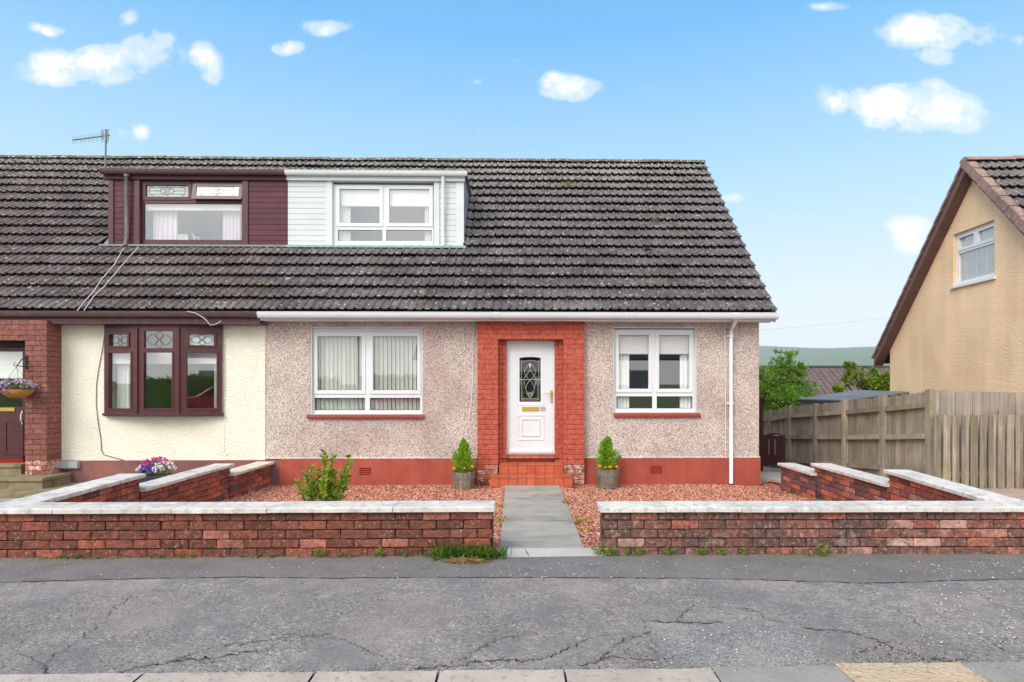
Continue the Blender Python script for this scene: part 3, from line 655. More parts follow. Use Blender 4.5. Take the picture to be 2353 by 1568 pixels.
def garden_wall(name, label, p0, p1, base, top, bmats, mortar, cop_len, start_off=0, cat='garden wall', group=None, cop_px=None, corner=None, face=-1, over=.05, coff=0, dark_far=None):
    """p0->p1 is the visible face line (Vector xy); bricks laid along it, wall body lies to the +normal side"""
    d = (p1-p0); Ln = d.length; d.normalize(); ang = math.atan2(d.y, d.x); nrm = Vector((-d.y, d.x))   # body side
    t = thing(name, label, cat, (p0.x, p0.y, base), group)
    part('mortar_core', MB().hexa([(*(p0+nrm*.02+d*.004), base), (*(p1+nrm*.02-d*.004), base), (*(p1+nrm*(WALL_T-.012)-d*.004), base), (*(p0+nrm*(WALL_T-.012)+d*.004), base),
                                   (*(p0+nrm*.02+d*.004), top-.003), (*(p1+nrm*.02-d*.004), top-.003), (*(p1+nrm*(WALL_T-.012)-d*.004), top-.003), (*(p0+nrm*(WALL_T-.012)+d*.004), top-.003)]), mortar, t)
    j = 8
    meshes = [[brick_mesh('brick', m, BL-j*.001, COURSE-.008, WALL_T, .008, s) for s in range(7)] for m in bmats]
    n = int(round((top-base)/COURSE))
    for c in range(n):
        z = top-(c+1)*COURSE; x = -((c+coff) % 2)*BL/2-start_off
        while x < Ln-.02:
            x0, x1 = max(x, 0), min(x+BL, Ln)
            if x1-x0 > .03:
                fr = (x0+x1)/2/Ln
                k = 0
                if len(bmats) > 1: k = 1 if (dark_far and dark_far(fr, c)) else 0
                q = p0+d*x0
                o = inst('brick', random.choice(meshes[k]), t, (q.x, q.y, z+.004), (0, 0, ang+random.gauss(0, .004)), ((x1-x0-.008)/(BL-.008), 1, 1))
                o.location += Vector((nrm.x, nrm.y, 0))*random.uniform(-.005, .004)
            x += BL
    return t, d, nrm, Ln, ang
def coping(t, p0, p1, nrm, z, cuts, over=.05, th=CT, ext0=0, ext1=0):
    d = (p1-p0); Ln = d.length; d.normalize(); ed = [-ext0]+[c for c in cuts if 0 < c < Ln]+[Ln+ext1]
    for a, b in zip(ed[:-1], ed[1:]):
        g = .003; dz = random.uniform(-.002, .002); s = 8; mb = MB(); w0, w1 = -over, WALL_T+over
        prev = None
        for k in range(s+1):
            q = p0+d*(a+g+(b-a-2*g)*k/s); j1, j2 = random.uniform(-.003, .003), random.uniform(-.003, .003)
            A = [(*(q+nrm*(w0+j1)), z+dz), (*(q+nrm*(w0+j1-.001)), z+dz+th-.006), (*(q+nrm*(w0+j1+.010)), z+dz+th), (*(q+nrm*(w1+j2-.010)), z+dz+th), (*(q+nrm*(w1+j2)), z+dz+th-.006), (*(q+nrm*(w1+j2)), z+dz)]
            n = len(mb.v); mb.v += A
            if k:
                for i in range(6): mb.f.append((n-6+i, n+i, n+(i+1) % 6, n-6+(i+1) % 6)[::-1])
            else: mb.f.append((n, n+1, n+2, n+3, n+4, n+5))
        mb.f.append(tuple(range(n, n+6))[::-1])
        part('coping_stone', mb, M['coping'], t)
ZTOP = CAMZ-1.115            # top of the copings of the street walls
YW = 5.47
zt1 = ZTOP-CT
# left street wall
aL = Vector((-6.9, YW-.0)); bL = Vector((XA(1133, YW), YW))
t, d, nrm, Ln, ang = garden_wall('street_wall', 'long low red brick wall with pale coping along the pavement, left of the path', aL, bL, zt1-5*COURSE, zt1, [M['brickL']], M['mortar'], .9, start_off=.03)
cutsL = [XA(p, YW)-aL.x for p in (-120, 132, 400, 625, 945)]
cutsL = [XA(p, YW-.05)-aL.x for p in (-260, 128, 385, 615, 1040/1.0)]
coping(t, aL, bL, nrm, zt1, [XA(p, YW)-aL.x for p in (-200, 130, 400, 618, 905)], ext1=.012)
# right street wall, turned a little towards the camera
aR = Vector((XA(1386, YW), YW+.01)); bR = Vector((6.4, YW-.06))
t, d, nrm, Ln, ang = garden_wall('street_wall', 'blackened and white-stained low brick wall along the pavement, right of the path', aR, bR, zt1-5*COURSE-.01, zt1-.01, [M['brickR']], M['mortarR'], .9, start_off=.11, coff=1)
coping(t, aR, bR, nrm, zt1-.01, [XA(p, YW)-aR.x for p in (1528, 1700, 1990, 2155, 2290)], ext0=.03)
# side walls that step down towards the houses (photo corner points of the coping give the plan)
def side(px, py, z): q = onz(px, py, z); return Vector((q.x, q.y))
z1 = ZTOP; z2 = CAMZ-1.115*1.1537; z3 = CAMZ-1.115*1.1537*1.1148
def side_wall(name, label, pts, left, group, dark=None):
    """pts: [(p_near,p_far,ztop)...] inner top coping edges"""
    t = None
    for k, (a, b, zt) in enumerate(pts):
        top = zt-CT
        if left:  # garden side looks to +x: face runs from far to near so that the body lies to -x
            p0, p1 = b, a
        else:
            p0, p1 = b, a
        d = (p1-p0).normalized(); nrm = Vector((-d.y, d.x))
        if left: # body must be on -x side
            p0, p1 = a, b; d = (p1-p0).normalized(); nrm = Vector((-d.y, d.x))
        # inner coping edge overhangs the brick face by .05
        p0 = p0+nrm*.05; p1 = p1+nrm*.05
        if t is None:
            t = thing(name, label, 'garden wall', (p0.x, p0.y, -.3)); T = t
        base = -.42; n = int((top-base)/COURSE)+1
        part('mortar_core', MB().hexa([(*(p0+nrm*.012), base), (*(p1+nrm*.012), base), (*(p1+nrm*(WALL_T-.012)), base), (*(p0+nrm*(WALL_T-.012)), base),
                                       (*(p0+nrm*.012), top-.003), (*(p1+nrm*.012), top-.003), (*(p1+nrm*(WALL_T-.012)), top-.003), (*(p0+nrm*(WALL_T-.012)), top-.003)]), M['mortar'] if left else M['mortarR'], t)
        Ln = (p1-p0).length; ang = math.atan2(d.y, d.x)
        for c in range(min(n, 8)):
            z = top-(c+1)*COURSE; x = -(c % 2)*BL/2-.07*k
            while x < Ln-.02:
                x0, x1 = max(x, 0), min(x+BL, Ln)
                if x1-x0 > .03:
                    q = p0+d*x0; dk = dark and dark(q.x, q.y, c, k)
                    o = inst('brick', random.choice(SB[1 if dk else 0]), t, (q.x, q.y, z+.004), (0, 0, ang+random.gauss(0, .004)), ((x1-x0-.008)/(BL-.008), 1, 1))
                    o.location += Vector((nrm.x, nrm.y, 0))*random.uniform(-.005, .004)
                x += BL
        coping(t, p0, p1, nrm, top, list(np.arange(.75+.1*k, Ln-.2, .9)), ext0=.035 if not left else 0, ext1=.0 if not left else .035)
    return T
SB = [[brick_mesh('brick', m, BL-.008, COURSE-.008, WALL_T, .008, 20+s) for s in range(6)] for m in (M['brickS'], M['brickdark'])]
L1f = side(331.8, 1089.5, z1); L2n = side(334.6, 1122, z2); L2f = side(537, 1066, z2); L3n = side(537, 1088.7, z3); L3f = side(646, 1056, z3)
dirL = (L1f-side(94.8, 1151.4, z1)).normalized(); L1n = L1f-dirL*((L1f.y-(YW+WALL_T+.06))/dirL.y)
k3 = (11.05-L3n.y)/(L3f.y-L3n.y); L3f = L3n+(L3f-L3n)*k3
side_wall('side_wall', 'red brick side wall stepping down to the houses between the two front gardens', [(L1n, L1f, z1), (L2n, L2f, z2), (L3n, L3f, z3)], True, None,
          dark=lambda x, y, c, k: random.random() < .12)
R1f = side(2033, 1080, z1); R2n = side(2034, 1112, z2); R2f = side(1864.5, 1064.7, z2); R3n = side(1866, 1088, z3); R3f = side(1788, 1064.3, z3)
dirR = (side(2210, 1131, z1)-R1f).normalized(); R1n = R1f+dirR*(((YW+WALL_T+.04)-R1f.y)/dirR.y)
side_wall('side_wall', 'stepped brick side wall in front of the wooden fence, right of the gravel garden', [(R1n, R1f, z1), (R2n, R2f, z2), (R3n, R3f, z3)], False, None,
          dark=lambda x, y, c, k: (k == 2 and random.random() < .7) or (k == 1 and y > 9 and c > 1 and random.random() < .5) or random.random() < .12)

# ------------------------------------------------------------------ roof tiles
TW = .300; GAUGE_Y = (14.94-10.80)/17
def tile_mesh(name, mat, seed=0):
    rr = random.Random(seed); mb = MB(); prof = []
    for (x, z) in [(0, .0), (.010, .020), (.028, .034), (.046, .022), (.06, .002), (.148, 0), (.158, .020), (.176, .034), (.194, .022), (.208, .002), (.303, 0)]: prof.append((x, z))
    n = len(prof); j = lambda: rr.uniform(-.002, .002)
    for (x, z) in prof: mb.v.append((x, 0+j(), z+.102))
    for (x, z) in prof: mb.v.append((x, .40, z+.016))
    for (x, z) in prof: mb.v.append((x, .008, z+.078))
    for i in range(n-1):
        mb.f.append((i, i+1, n+i+1, n+i)); mb.f.append((2*n+i, 2*n+i+1, i+1, i))
    mb.f.append((n-1, 3*n-1, 2*n-1)); mb.f.append((0, n, 2*n))
    me = mb.mesh(name, mat); return me
EAVE_Y, EAVE_Z, RIDGE_Y = 10.80, 2.77, 14.94
def roof_z(y): return EAVE_Z+(y-EAVE_Y)
XP = XA(608, 11.1)
ang45 = R(45)
def lay_tiles(house, roof, mat, xa, xb, hide, limit, keyfn=None):
    """xa..xb tiles on the street slope; hide(x, row) says where a dormer stands"""
    ms = [tile_mesh('roof_tile', mat, s) for s in range(3)]
    cells = []
    for r in range(17):
        y = EAVE_Y+r*GAUGE_Y; x = xa
        while x < xb-.02:
            if not hide(x+TW/2, y): cells.append((r, x, y))
            x += TW
    vis = [c for c in cells if PXX(c[1]+.15, c[2]) > -60]
    vis.sort(key=lambda c: c[0]); ind = set(vis[:limit]); rest = MB(); slope = Matrix.Rotation(ang45, 3, 'X')
    for c in cells:
        r, x, y = c; z = roof_z(y); w = min(TW, xb-x)/TW
        dx = random.uniform(-.005, .005); dr = random.gauss(0, .007); dz = random.uniform(-.003, .010)
        me = random.choice(ms)
        if c in ind:
            inst('roof_tile', me, roof, (x+dx, y, z+dz), (ang45+dr, dr, random.gauss(0, .003)), (w, 1, 1))
        else:
            n = len(rest.v)
            for v in me.vertices:
                q = slope @ Vector((v.co.x*w, v.co.y, v.co.z)); rest.v.append((q.x+x+dx, q.y+y, q.z+z+dz))
            for p in me.polygons: rest.f.append(tuple(n+i for i in p.vertices))
    if rest.v: part('roof_tiles', rest, mat, roof, kind='stuff')
def PXX(x, y):
    t = x/y; u = (t*CS-SN)/(CS+t*SN); return PX0+FPX*u

DY = 12.28                                  # dormer front plane
DXW0, DXW1 = XA(661, DY), XA(1066, DY)      # white dormer
DXM0 = XA(250, DY)                          # maroon dormer left edge
DTOP = ZA(860, 404, DY)                     # underside of dormer gutter
def hideR(x, y): return DXW0-.05 < x < DXW1+.02 and y+.2 > DY and roof_z(y) < DTOP-.12
def hideL(x, y): return DXM0-.02 < x < DXW0+.05 and y+.2 > DY and roof_z(y) < DTOP-.12
def roof_slab(mb, xa, xb, dx0, dx1):
    zt = DTOP-.1; yb = EAVE_Y+(zt-EAVE_Z)
    def seg(x0, x1, y0, y1):
        mb.hexa([(x0, y0, roof_z(y0)-.09), (x1, y0, roof_z(y0)-.09), (x1, y1, roof_z(y1)-.09), (x0, y1, roof_z(y1)-.09),
                 (x0, y0, roof_z(y0)), (x1, y0, roof_z(y0)), (x1, y1, roof_z(y1)), (x0, y1, roof_z(y1))])
    seg(xa, xb, EAVE_Y, DY); seg(xa, xb, yb, RIDGE_Y)
    if dx0 > xa: seg(xa, dx0, DY, yb)
    if dx1 < xb: seg(dx1, xb, DY, yb)
    # rear slope
    zr = roof_z(RIDGE_Y)
    mb.hexa([(xa, RIDGE_Y, zr-.09), (xb, RIDGE_Y, zr-.09), (xb, 2*RIDGE_Y-EAVE_Y, EAVE_Z-.09), (xa, 2*RIDGE_Y-EAVE_Y, EAVE_Z-.09),
             (xa, RIDGE_Y, zr), (xb, RIDGE_Y, zr), (xb, 2*RIDGE_Y-EAVE_Y, EAVE_Z), (xa, 2*RIDGE_Y-EAVE_Y, EAVE_Z)])
def ridge_tiles(roof, xa, xb, zc, yc, mat, ln=.45):
    mb = MB(); k = 8; n = 0
    for i in range(2):
        for j in range(k+1):
            t = math.pi*j/k; mb.v.append((i*(ln-.006), -.13*math.cos(t), .09*math.sin(t)))
    for j in range(k): mb.f.append((j, j+1, k+1+j+1, k+1+j)[::-1])
    mb.f += [tuple(range(k+1)), tuple(range(k+1, 2*k+2))[::-1]]
    me = mb.mesh('ridge_tile', mat)
    x = xa
    while x < xb-.03:
        w = min(ln, xb-x)/ln
        inst('ridge_tile', me, roof, (x, yc, zc+random.uniform(-.006, .008)), (0, random.gauss(0, .008), 0), (w, 1, 1)); x += ln

def roof_moss(roof, xa, xb, hide, n, mats):
    for mat, k, nm in mats:
        Cs, Ds = [], []
        for i in range(k):
            r = random.randint(0, 16); x = random.uniform(xa, xb); y = EAVE_Y+r*GAUGE_Y
            if hide(x, y): continue
            c = np.array([x, y-.005, roof_z(y)+.035]); m = random.randint(6, 26); s_ = .004+m*.0007
            Cs.append(c+rng.normal(size=(m, 3))*[s_*1.6, s_*.7, s_*.8]); Ds.append(rng.normal(size=(m, 3))+[0, -.6, .5])
        Cs = np.concatenate(Cs); Ds = np.concatenate(Ds)
        leaves(Cs, Ds, rng.uniform(.014, .034, len(Cs)), mat, nm, roof, .8, 'stuff')

# ------------------------------------------------------------------ window helper
def window(house, outer, glass, Y, fmat, gmat, sashes=(), name='window', th=.07, pad=7.5, label=None, gtint=None):
    """outer & glass: photo rects; the frame is a part, its panes sub-parts"""
    o = rect(*outer, Y); hs = [rect(*g, Y) for g in glass]
    mb = MB().plate(o, hs, Y, th)
    for i in sashes:
        g = hs[i]; e = pad/FPX*Y
        so_ = (g[0]-e, g[1]+e, g[2]-e, g[3]+e); mb.plate(so_, [g], Y-.016, .018)
        # chamfer bead
        b = .012; mb.plate((g[0]-.001, g[1]+.001, g[2]-.001, g[3]+.001), [(g[0]+b*.5, g[1]-b*.5, g[2]+b*.5, g[3]-b*.5)], Y+.012, .012)
    w = part(name, mb, fmat, house, label)
    for k, g in enumerate(hs):
        m = gmat[k] if isinstance(gmat, (list, tuple)) else gmat
        part('pane', MB().box(g[0]-.004, g[1]+.004, Y+.022, Y+.028, g[2]-.004, g[3]+.004), m, w)
        part('gasket', MB().plate((g[0]-.003, g[1]+.003, g[2]-.003, g[3]+.003), [(g[0]+.008, g[1]-.008, g[2]+.008, g[3]-.008)], Y+.022, .006), M['dark'], w)
    return w
def curtain(name, label, x0, x1, z0, z1, Y, mat, waves=6, amp=.025):
    mb = MB(); n = waves*8
    for side_ in (0, 1):
        for i in range(n+1):
            t = i/n; x = x0+(x1-x0)*t; y = Y+amp*math.sin(t*waves*2*math.pi)+side_*.003
            mb.v += [(x, y, z0), (x, y, z1)]
    for s in (0, 1):
        o = s*(2*n+2)
        for i in range(n): mb.f.append((o+2*i, o+2*i+2, o+2*i+3, o+2*i+1))
    return solo(name, mb, mat, label, 'curtain', smooth=True)
def roller(label, x0, x1, z0, z1, Y, group=None):
    t = thing('roller_blind', label, 'blind', (x0, Y, z0), group)
    part('fabric', MB().box(x0, x1, Y, Y+.003, z0, z1), M['roller'], t); part('bottom_bar', MB().box(x0, x1, Y-.006, Y+.009, z0-.02, z0), M['white'], t)
    return t
def polytube(mb, pts, Y, r=.004, k=5): return mb.tube([at(a, b, Y) for a, b in pts], r, k)
def gutter(name, house, px0, px1, py_top, Y, mat, r=.058, bands=(), xa=None, xb=None, hk=1.75):
    x0 = xa if xa is not None else XA(px0, Y); x1 = xb if xb is not None else XA(px1, Y); m = (px0+px1)/2
    zt = ZA(m, py_top, Y-r); prof = []
    for j in range(13):
        t = math.pi*j/12; prof.append((Y-r*math.cos(t), zt-r*hk*math.sin(t)))
    prof += [(Y+(r-.006)*math.cos(math.pi*j/8), zt-(r-.006)*(hk-.05)*math.sin(math.pi*j/8)) for j in range(9)]
    mb = MB().prism(prof, x0, x1)
    lip = MB
    mb.tube([(x0, Y-r, zt), (x1, Y-r, zt)], .006, 6)
    g = part(name, mb, mat, house)
    for b in bands:
        bx = XA(b, Y-r); pr = [(Y-(r+.006)*math.cos(math.pi*j/12), zt-(r+.005)*hk*math.sin(math.pi*j/12)) for j in range(13)]
        part('gutter_bracket', MB().prism(pr, bx-.009, bx+.009), mat, g)
    for xe in (x0, x1):
        part('stop_end', MB().prism([(Y-(r+.003)*math.cos(math.pi*j/12), zt+.002-(r+.003)*hk*math.sin(math.pi*j/12)) for j in range(13)], xe-.012, xe+.012), mat, g)
    return g

# ------------------------------------------------------------------ HOUSE RIGHT (pebble dash)
YF = 11.10
H = thing('semi_detached_house', 'pebble-dashed house with white dormer, red plinth and red brick door surround', 'house', (0, YF, -.33))
XRC = XA(1744, YF)
zPl = ZA(1200, 1053.5, YF); zEv = ZA(1200, 733, YF)
openL = rect(713.5, 971, 752, 954, YF); openR = rect(1409, 1601, 752, 950, YF)
openD = (XA(1140, YF), XA(1299, YF), -.4, ZA(1220, 776, YF))
part('wall', MB().plate((XP, XRC, zPl, zEv+.1), [openL, openR, (openD[0], openD[1], zPl-.001, openD[3])], YF, .3, .12), M['pebble'], H)
mb = MB().quad((XRC, YF, zPl), (XRC, 18.98, zPl), (XRC, 18.98, zEv+.1), (XRC, YF, zEv+.1))
mb.v += [(XRC, YF+.02, zEv+.1), (XRC, 18.96, zEv+.1), (XRC, RIDGE_Y, roof_z(RIDGE_Y)-.12)]; mb.f.append((4, 5, 6))
part('gable_wall', mb, M['pebble'], H)
part('rear_wall', MB().box(XP, XRC, 18.9, 19.0, -.6, zEv), M['pebble'], H)
for op in (openL, openR): part('reveal_lining', MB().plate(op, [(op[0]+.02, op[1]-.02, op[2]+.02, op[3]-.02)], YF+.01, .12), M['whiteclad'], H)
YPL = YF-.022; PT = zPl+.004
xdl, xdr = XA(1098, YPL), XA(1341, YPL)
pl = part('plinth', MB().plate((XP+.28, xdl, -.55, PT), [rect(826, 853, 1075, 1093, YPL)], YPL, .03, .03).plate((xdr, XRC+.02, -.55, PT), [rect(1495.5, 1522, 1071.5, 1090, YPL)], YPL, .03, .03)
     .quad((XRC+.02, YPL, -.75), (XRC+.02, 19, -.75), (XRC+.02, 19, PT), (XRC+.02, YPL, PT)).quad((XP+.28, YPL, PT), (XRC+.02, YPL, PT), (XRC+.02, YF+.02, PT), (XP+.28, YF+.02, PT)), M['redpaint'], H)
for (a, b, c, d_) in [(826, 853, 1075, 1093), (1495.5, 1522, 1071.5, 1090)]:
    rc = rect(a, b, c, d_, YPL); hs = []; nx, nz = 7, 4; w = (rc[1]-rc[0]); h = rc[3]-rc[2]
    for i in range(nx):
        for j in range(nz):
            x = rc[0]+w*(i+.5)/nx; z = rc[2]+h*(j+.5)/nz; hs.append((x-w/nx*.28, x+w/nx*.28, z-h/nz*.3, z+h/nz*.3))
    part('air_vent', MB().plate(rc, hs, YPL+.008, .015), M['redjoint'], H, 'red ventilation grille with rows of square holes')
    part('vent_void', MB().box(rc[0], rc[1], YPL+.026, YPL+.03, rc[2], rc[3]), M['under'], H)
# thin bell-cast bead at the bottom of the render
part('render_bead', MB().prism([(YF-.03, zPl-.0), (YF-.03, zPl+.012), (YF, zPl+.028), (YF, zPl+.0)], XP+.02, XA(1097, YF)).prism([(YF-.03, zPl), (YF-.03, zPl+.012), (YF, zPl+.028), (YF, zPl)], XA(1342, YF), XRC+.01), M['pebble'], H)
# roof
XRV = XA(1783, EAVE_Y)
mb = MB(); roof_slab(mb, XP, XRV-.06, DXW0, DXW1)
roofR = part('roof', mb, M['under'], H)
lay_tiles(H, roofR, M['tileR'], XRV-TW*31, XRV, lambda x, y: hideR(x, y), 300)
ridge_tiles(roofR, XP, XRV, roof_z(RIDGE_Y)+.03, RIDGE_Y+.01, M['ridge'])
mb = MB()     # white verge trim, one strip per course
for r in range(17):
    y = EAVE_Y+r*GAUGE_Y-.01; z = roof_z(y); k = GAUGE_Y
    mb.hexa([(XRV+.001, y, z-.07), (XRV+.028, y, z-.07), (XRV+.028, y+k, z-.07+k), (XRV+.001, y+k, z-.07+k), (XRV+.001, y-.02, z+.03), (XRV+.028, y-.02, z+.03), (XRV+.028, y+k-.02, z-.005+k), (XRV+.001, y+k-.02, z-.005+k)])
part('verge_trim', mb, M['white'], H)
part('bargeboard', MB().hexa([(XRV-.03, EAVE_Y, EAVE_Z-.15), (XRV-.005, EAVE_Y, EAVE_Z-.15), (XRV-.005, RIDGE_Y, roof_z(RIDGE_Y)-.26), (XRV-.03, RIDGE_Y, roof_z(RIDGE_Y)-.26),
     (XRV-.03, EAVE_Y, EAVE_Z-.02), (XRV-.005, EAVE_Y, EAVE_Z-.02), (XRV-.005, RIDGE_Y, roof_z(RIDGE_Y)-.02), (XRV-.03, RIDGE_Y, roof_z(RIDGE_Y)-.02)]), M['white'], H)
YG = 10.74
XGS = XA(595, YG)
zg = ZA(1200, 718.5, YG-.06)
part('fascia', MB().box(XGS, XRV-.01, EAVE_Y+.0, EAVE_Y+.025, zg-.135, zg+.02), M['white'], H)
part('soffit', MB().box(XGS, XRV-.01, EAVE_Y+.025, YF+.01, zg-.13, zg-.11), M['white'], H)
gutter('gutter', H, 595, 1786, 718, YG, M['white'], .062, bands=[615, 783, 950, 1121, 1285, 1453, 1618, 1763, 1500-60, 860-8])
# gutter joints
part('gutter_joint', MB().prism([(YG-.07*math.cos(math.pi*j/12), zg+.004-.115*math.sin(math.pi*j/12)) for j in range(13)], XA(1140, YG)-.05, XA(1140, YG)+.05)
     .prism([(YG-.07*math.cos(math.pi*j/12), zg+.004-.115*math.sin(math.pi*j/12)) for j in range(13)], XA(1690, YG)-.07, XA(1690, YG)+.07), M['white'], H)
YD = YF-.06
dp = part('downpipe', MB().tube([at(1689, 734, YG), at(1689, 742, YG), at(1681, 755, YD), at(1680, 762, YD), at(1680, 900, YD), at(1680, 1111, YD)], .034, 12), M['white'], H, smooth=True)
for y_ in (770, 925):
    part('pipe_clip', MB().tube([at(1680, y_, YD), at(1680, y_+5, YD)], .041, 12).box(XA(1672, YD), XA(1688, YD), YD+.02, YF, ZA(1680, y_+5, YD), ZA(1680, y_, YD)), M['white'], dp)
# sills
for (a, b, c, d_) in [(704, 974, 953.5, 962), (1411, 1610, 949.5, 959)]:
    r_ = rect(a, b, c, d_, YF-.05)
    part('sill', MB().prism([(YF-.05, r_[2]), (YF-.058, (r_[2]+r_[3])/2), (YF-.05, r_[3]-.008), (YF-.035, r_[3]), (YF+.1, r_[3]+.01), (YF+.1, r_[2]), ], r_[0], r_[1]), M['sill'], H)
YWN = YF+.075
window(H, (715.5, 969.5, 762, 952.5), [(729.5, 832, 773, 898), (857, 959, 773, 898), (722.5, 838.5, 914.5, 943), (850, 965.5, 914.5, 943)], YWN, M['white'], M['glass'], sashes=(0, 1), label='two-part white window above the air vent, left of the door')
part('head_strip', MB().box(*rect(713.5, 971, 752, 762, YWN-.02)[:2], YWN-.02, YWN+.05, *rect(713.5, 971, 754, 762.5, YWN-.02)[2:]), M['whiteclad'], H)
window(H, (1411, 1597, 757.5, 949), [(1421.5, 1491, 770, 894.5), (1514, 1584, 770, 894.5), (1416.5, 1499, 911, 939), (1509, 1591.5, 911, 939)], YWN, M['white'], M['glass'], sashes=(0, 1), label='white window right of the door')
# door surround
YB = YF-.13
S = part('door_surround', MB().plate((XA(1096.5, YB)+.008, XA(1343, YB)-.008, -.5, ZA(1220, 737, YB)-.006), [(XA(1144.4, YB)-.006, XA(1294.7, YB)+.006, -.6, ZA(1220, 780, YB)-.006)], YB+.012, .30)
         , M['redjoint'], H)
fc = [brick_mesh('brick', M['redbrick'], .262, .0855, .115, .001, 40+s, .0035) for s in range(4)]
fcf = [brick_mesh('brick', M['flakebrick'], .26, .0835, .115, .004, 44+s, .006) for s in range(3)]
CB = .0905
zl = ZA(1220, 780, YB)
def lay(parent, ms, xa, xb, z, Y, off, flake=None, hh=1.0, L_=.268):
    x = xa-off
    while x < xb-.01:
        x0, x1 = max(x, xa), min(x+L_, xb)
        if x1-x0 > .03:
            m = random.choice(flake if (flake and random.random() < .75) else ms)
            inst('brick', m, parent, (x0+.003, Y+random.uniform(-.0025, .0015), z+.0035), (0, 0, 0), ((x1-x0-.004)/.262, 1, hh))
        x += L_
nrow = int((zl+.34)/CB)+1
for r in range(nrow):
    z = zl-(r+1)*CB; low = z < 0.02
    for (a, b) in ((1096.5, 1144.4), (1294.7, 1343)):
        lay(S, fc, XA(a, YB), XA(b, YB), z, YB, (r % 2)*.134+(.0 if a < 1200 else .06), fcf if low else None)
    if z > -.12:   # inner rebate
        for (a, b, oy) in ((1141, 1154, -.03), (1154.3, 1164, .0), (1284.7, 1298, -.03), (1275, 1284.4, .0)):
            inst('brick', fc[0], S, (XA(a, YF), YF+.015+oy, z+.0035), (0, 0, 0), ((XA(b, YF)-XA(a, YF))/.26, 1, 1))
for r in range(5):   # lintel courses
    z = zl+r*CB; hmax = ZA(1220, 737, YB)-z
    if hmax < .03: break
    lay(S, fc, XA(1096.5, YB), XA(1343, YB), z, YB, (r % 2)*.134+.05, None, min(1, hmax/CB))
part('inner_jamb', MB().box(XA(1140, YF), XA(1163.5, YF), YF+.03, YF+.25, -.2, zl+.1).box(XA(1275.5, YF), XA(1299, YF), YF+.03, YF+.25, -.2, zl+.1), M['redjoint'], S)
# the reveals seen beside the door
# door
YDR = YF+.10
D0 = rect(1162, 1277, 783, 1043.7, YDR)
gl = rect(1193.6, 1242.5, 822, 923.6, YDR)
glz = gl[3]
ra = rect(1199, 1199.1, 1199, 1199.1, YDR)
door = part('door', MB().plate((D0[0], D0[1], D0[2]-.0, D0[3]), [(D0[0]+.055, D0[1]-.055, D0[2]+.03, D0[3]-.06)], YDR-.02, .09)
            .plate((D0[0]+.056, D0[1]-.056, D0[2]+.031, D0[3]-.061), [(gl[0], gl[1], gl[2], gl[3]+.02)], YDR, .05), M['white'], H, 'white front door with arched leaded glass and brass letter plate')
mb = MB()
cw = (gl[0]+gl[1])/2
mb.plate((gl[0]-.055, gl[1]+.055, gl[2]-.07, gl[3]+.075), [(gl[0]-.038, gl[1]+.038, gl[2]-.053, gl[3]+.058)], YDR-.008, .01)
lp = rect(1189, 1250, 954, 1011.8, YDR)
mb.plate(lp, [(lp[0]+.015, lp[1]-.015, lp[2]+.015, lp[3]-.015)], YDR-.009, .01)
lq = (lp[0]+.075, lp[1]-.075, lp[2]+.075, lp[3]-.07); mb.plate(lq, [(lq[0]+.015, lq[1]-.015, lq[2]+.015, lq[3]-.015)], YDR-.014, .015)
mb.box(D0[0]+.06, D0[1]-.06, YDR-.04, YDR, D0[2]+.03, D0[2]+.065)
part('moulding', mb, M['white'], door)
# arched head of the glass opening
mb = MB(); n = 14; zt_ = gl[3]+.02; arc = []
for i in range(n+1):
    x = gl[0]+(gl[1]-gl[0])*i/n; t = 2*i/n-1; arc.append((x, gl[3]-.018+.03*math.sqrt(max(0, 1-t*t*.95))))
for (xa, za), (xb, zb) in zip(arc[:-1], arc[1:]):
    mb.quad((xa, YDR-.002, za), (xb, YDR-.002, zb), (xb, YDR-.002, zt_+.002), (xa, YDR-.002, zt_+.002)); mb.quad((xa, YDR-.002, za), (xa, YDR+.05, za), (xb, YDR+.05, zb), (xb, YDR-.002, zb))
part('arch_head', mb, M['white'], door)
M['doorglass'] = glassmat('door_glass', .06, (.55, .55, .5))
part('pane', MB().box(gl[0]-.004, gl[1]+.004, YDR+.022, YDR+.028, gl[2]-.004, zt_), M['doorglass'], door)
mb = MB(); yl = YDR+.018
def G(u, v): return (gl[0]+(gl[1]-gl[0])*u, yl, gl[2]+(gl[3]-gl[2])*v)
def gline(pts, r=.0035): mb.tube([G(*p) for p in pts], r, 5)
gline([(.09, .03), (.09, .95)]); gline([(.91, .03), (.91, .95)]); gline([(.09, .04), (.91, .04)]); gline([(.09, .075), (.91, .075)], .003)
gline([(.16, .04), (.16, .45)], .002); gline([(.84, .04), (.84, .45)], .002); gline([(.0, .50), (.40, .50)], .006); gline([(.60, .50), (1, .50)], .006)
for s in (-1, 1):
    gline([(.5+s*.20*math.sin(math.pi*t)*(1 if t > .0 else 1), .08+.42*t) for t in np.linspace(0, 1, 12)])
    gline([(.5+s*(.04+.22*math.sin(math.pi*t)), .50+.36*t) for t in np.linspace(0, 1, 12)])
    gline([(.5+s*(.28*math.sin(math.pi*t)+.03*math.sin(4*math.pi*t)), .12+.62*t) for t in np.linspace(0, 1, 20)])
    gline([(.5+s*(.12*math.cos(math.pi*t)), .14+.1*t) for t in np.linspace(0, 1, 8)])
gline([(.1, .90), (.3, .93), (.5, .94), (.7, .93), (.9, .90)])
part('leading', mb, M['leadpale'], door)
lt = MB().lathe(G(.5, .82), [(0, -.045), (.013, -.03), (.016, 0), (.013, .03), (0, .045)], 8); lt.lathe(G(.5, .5), [(0, -.012), (.014, 0), (0, .012)], 8)
part('bevelled_drop', lt, M['white'], door)
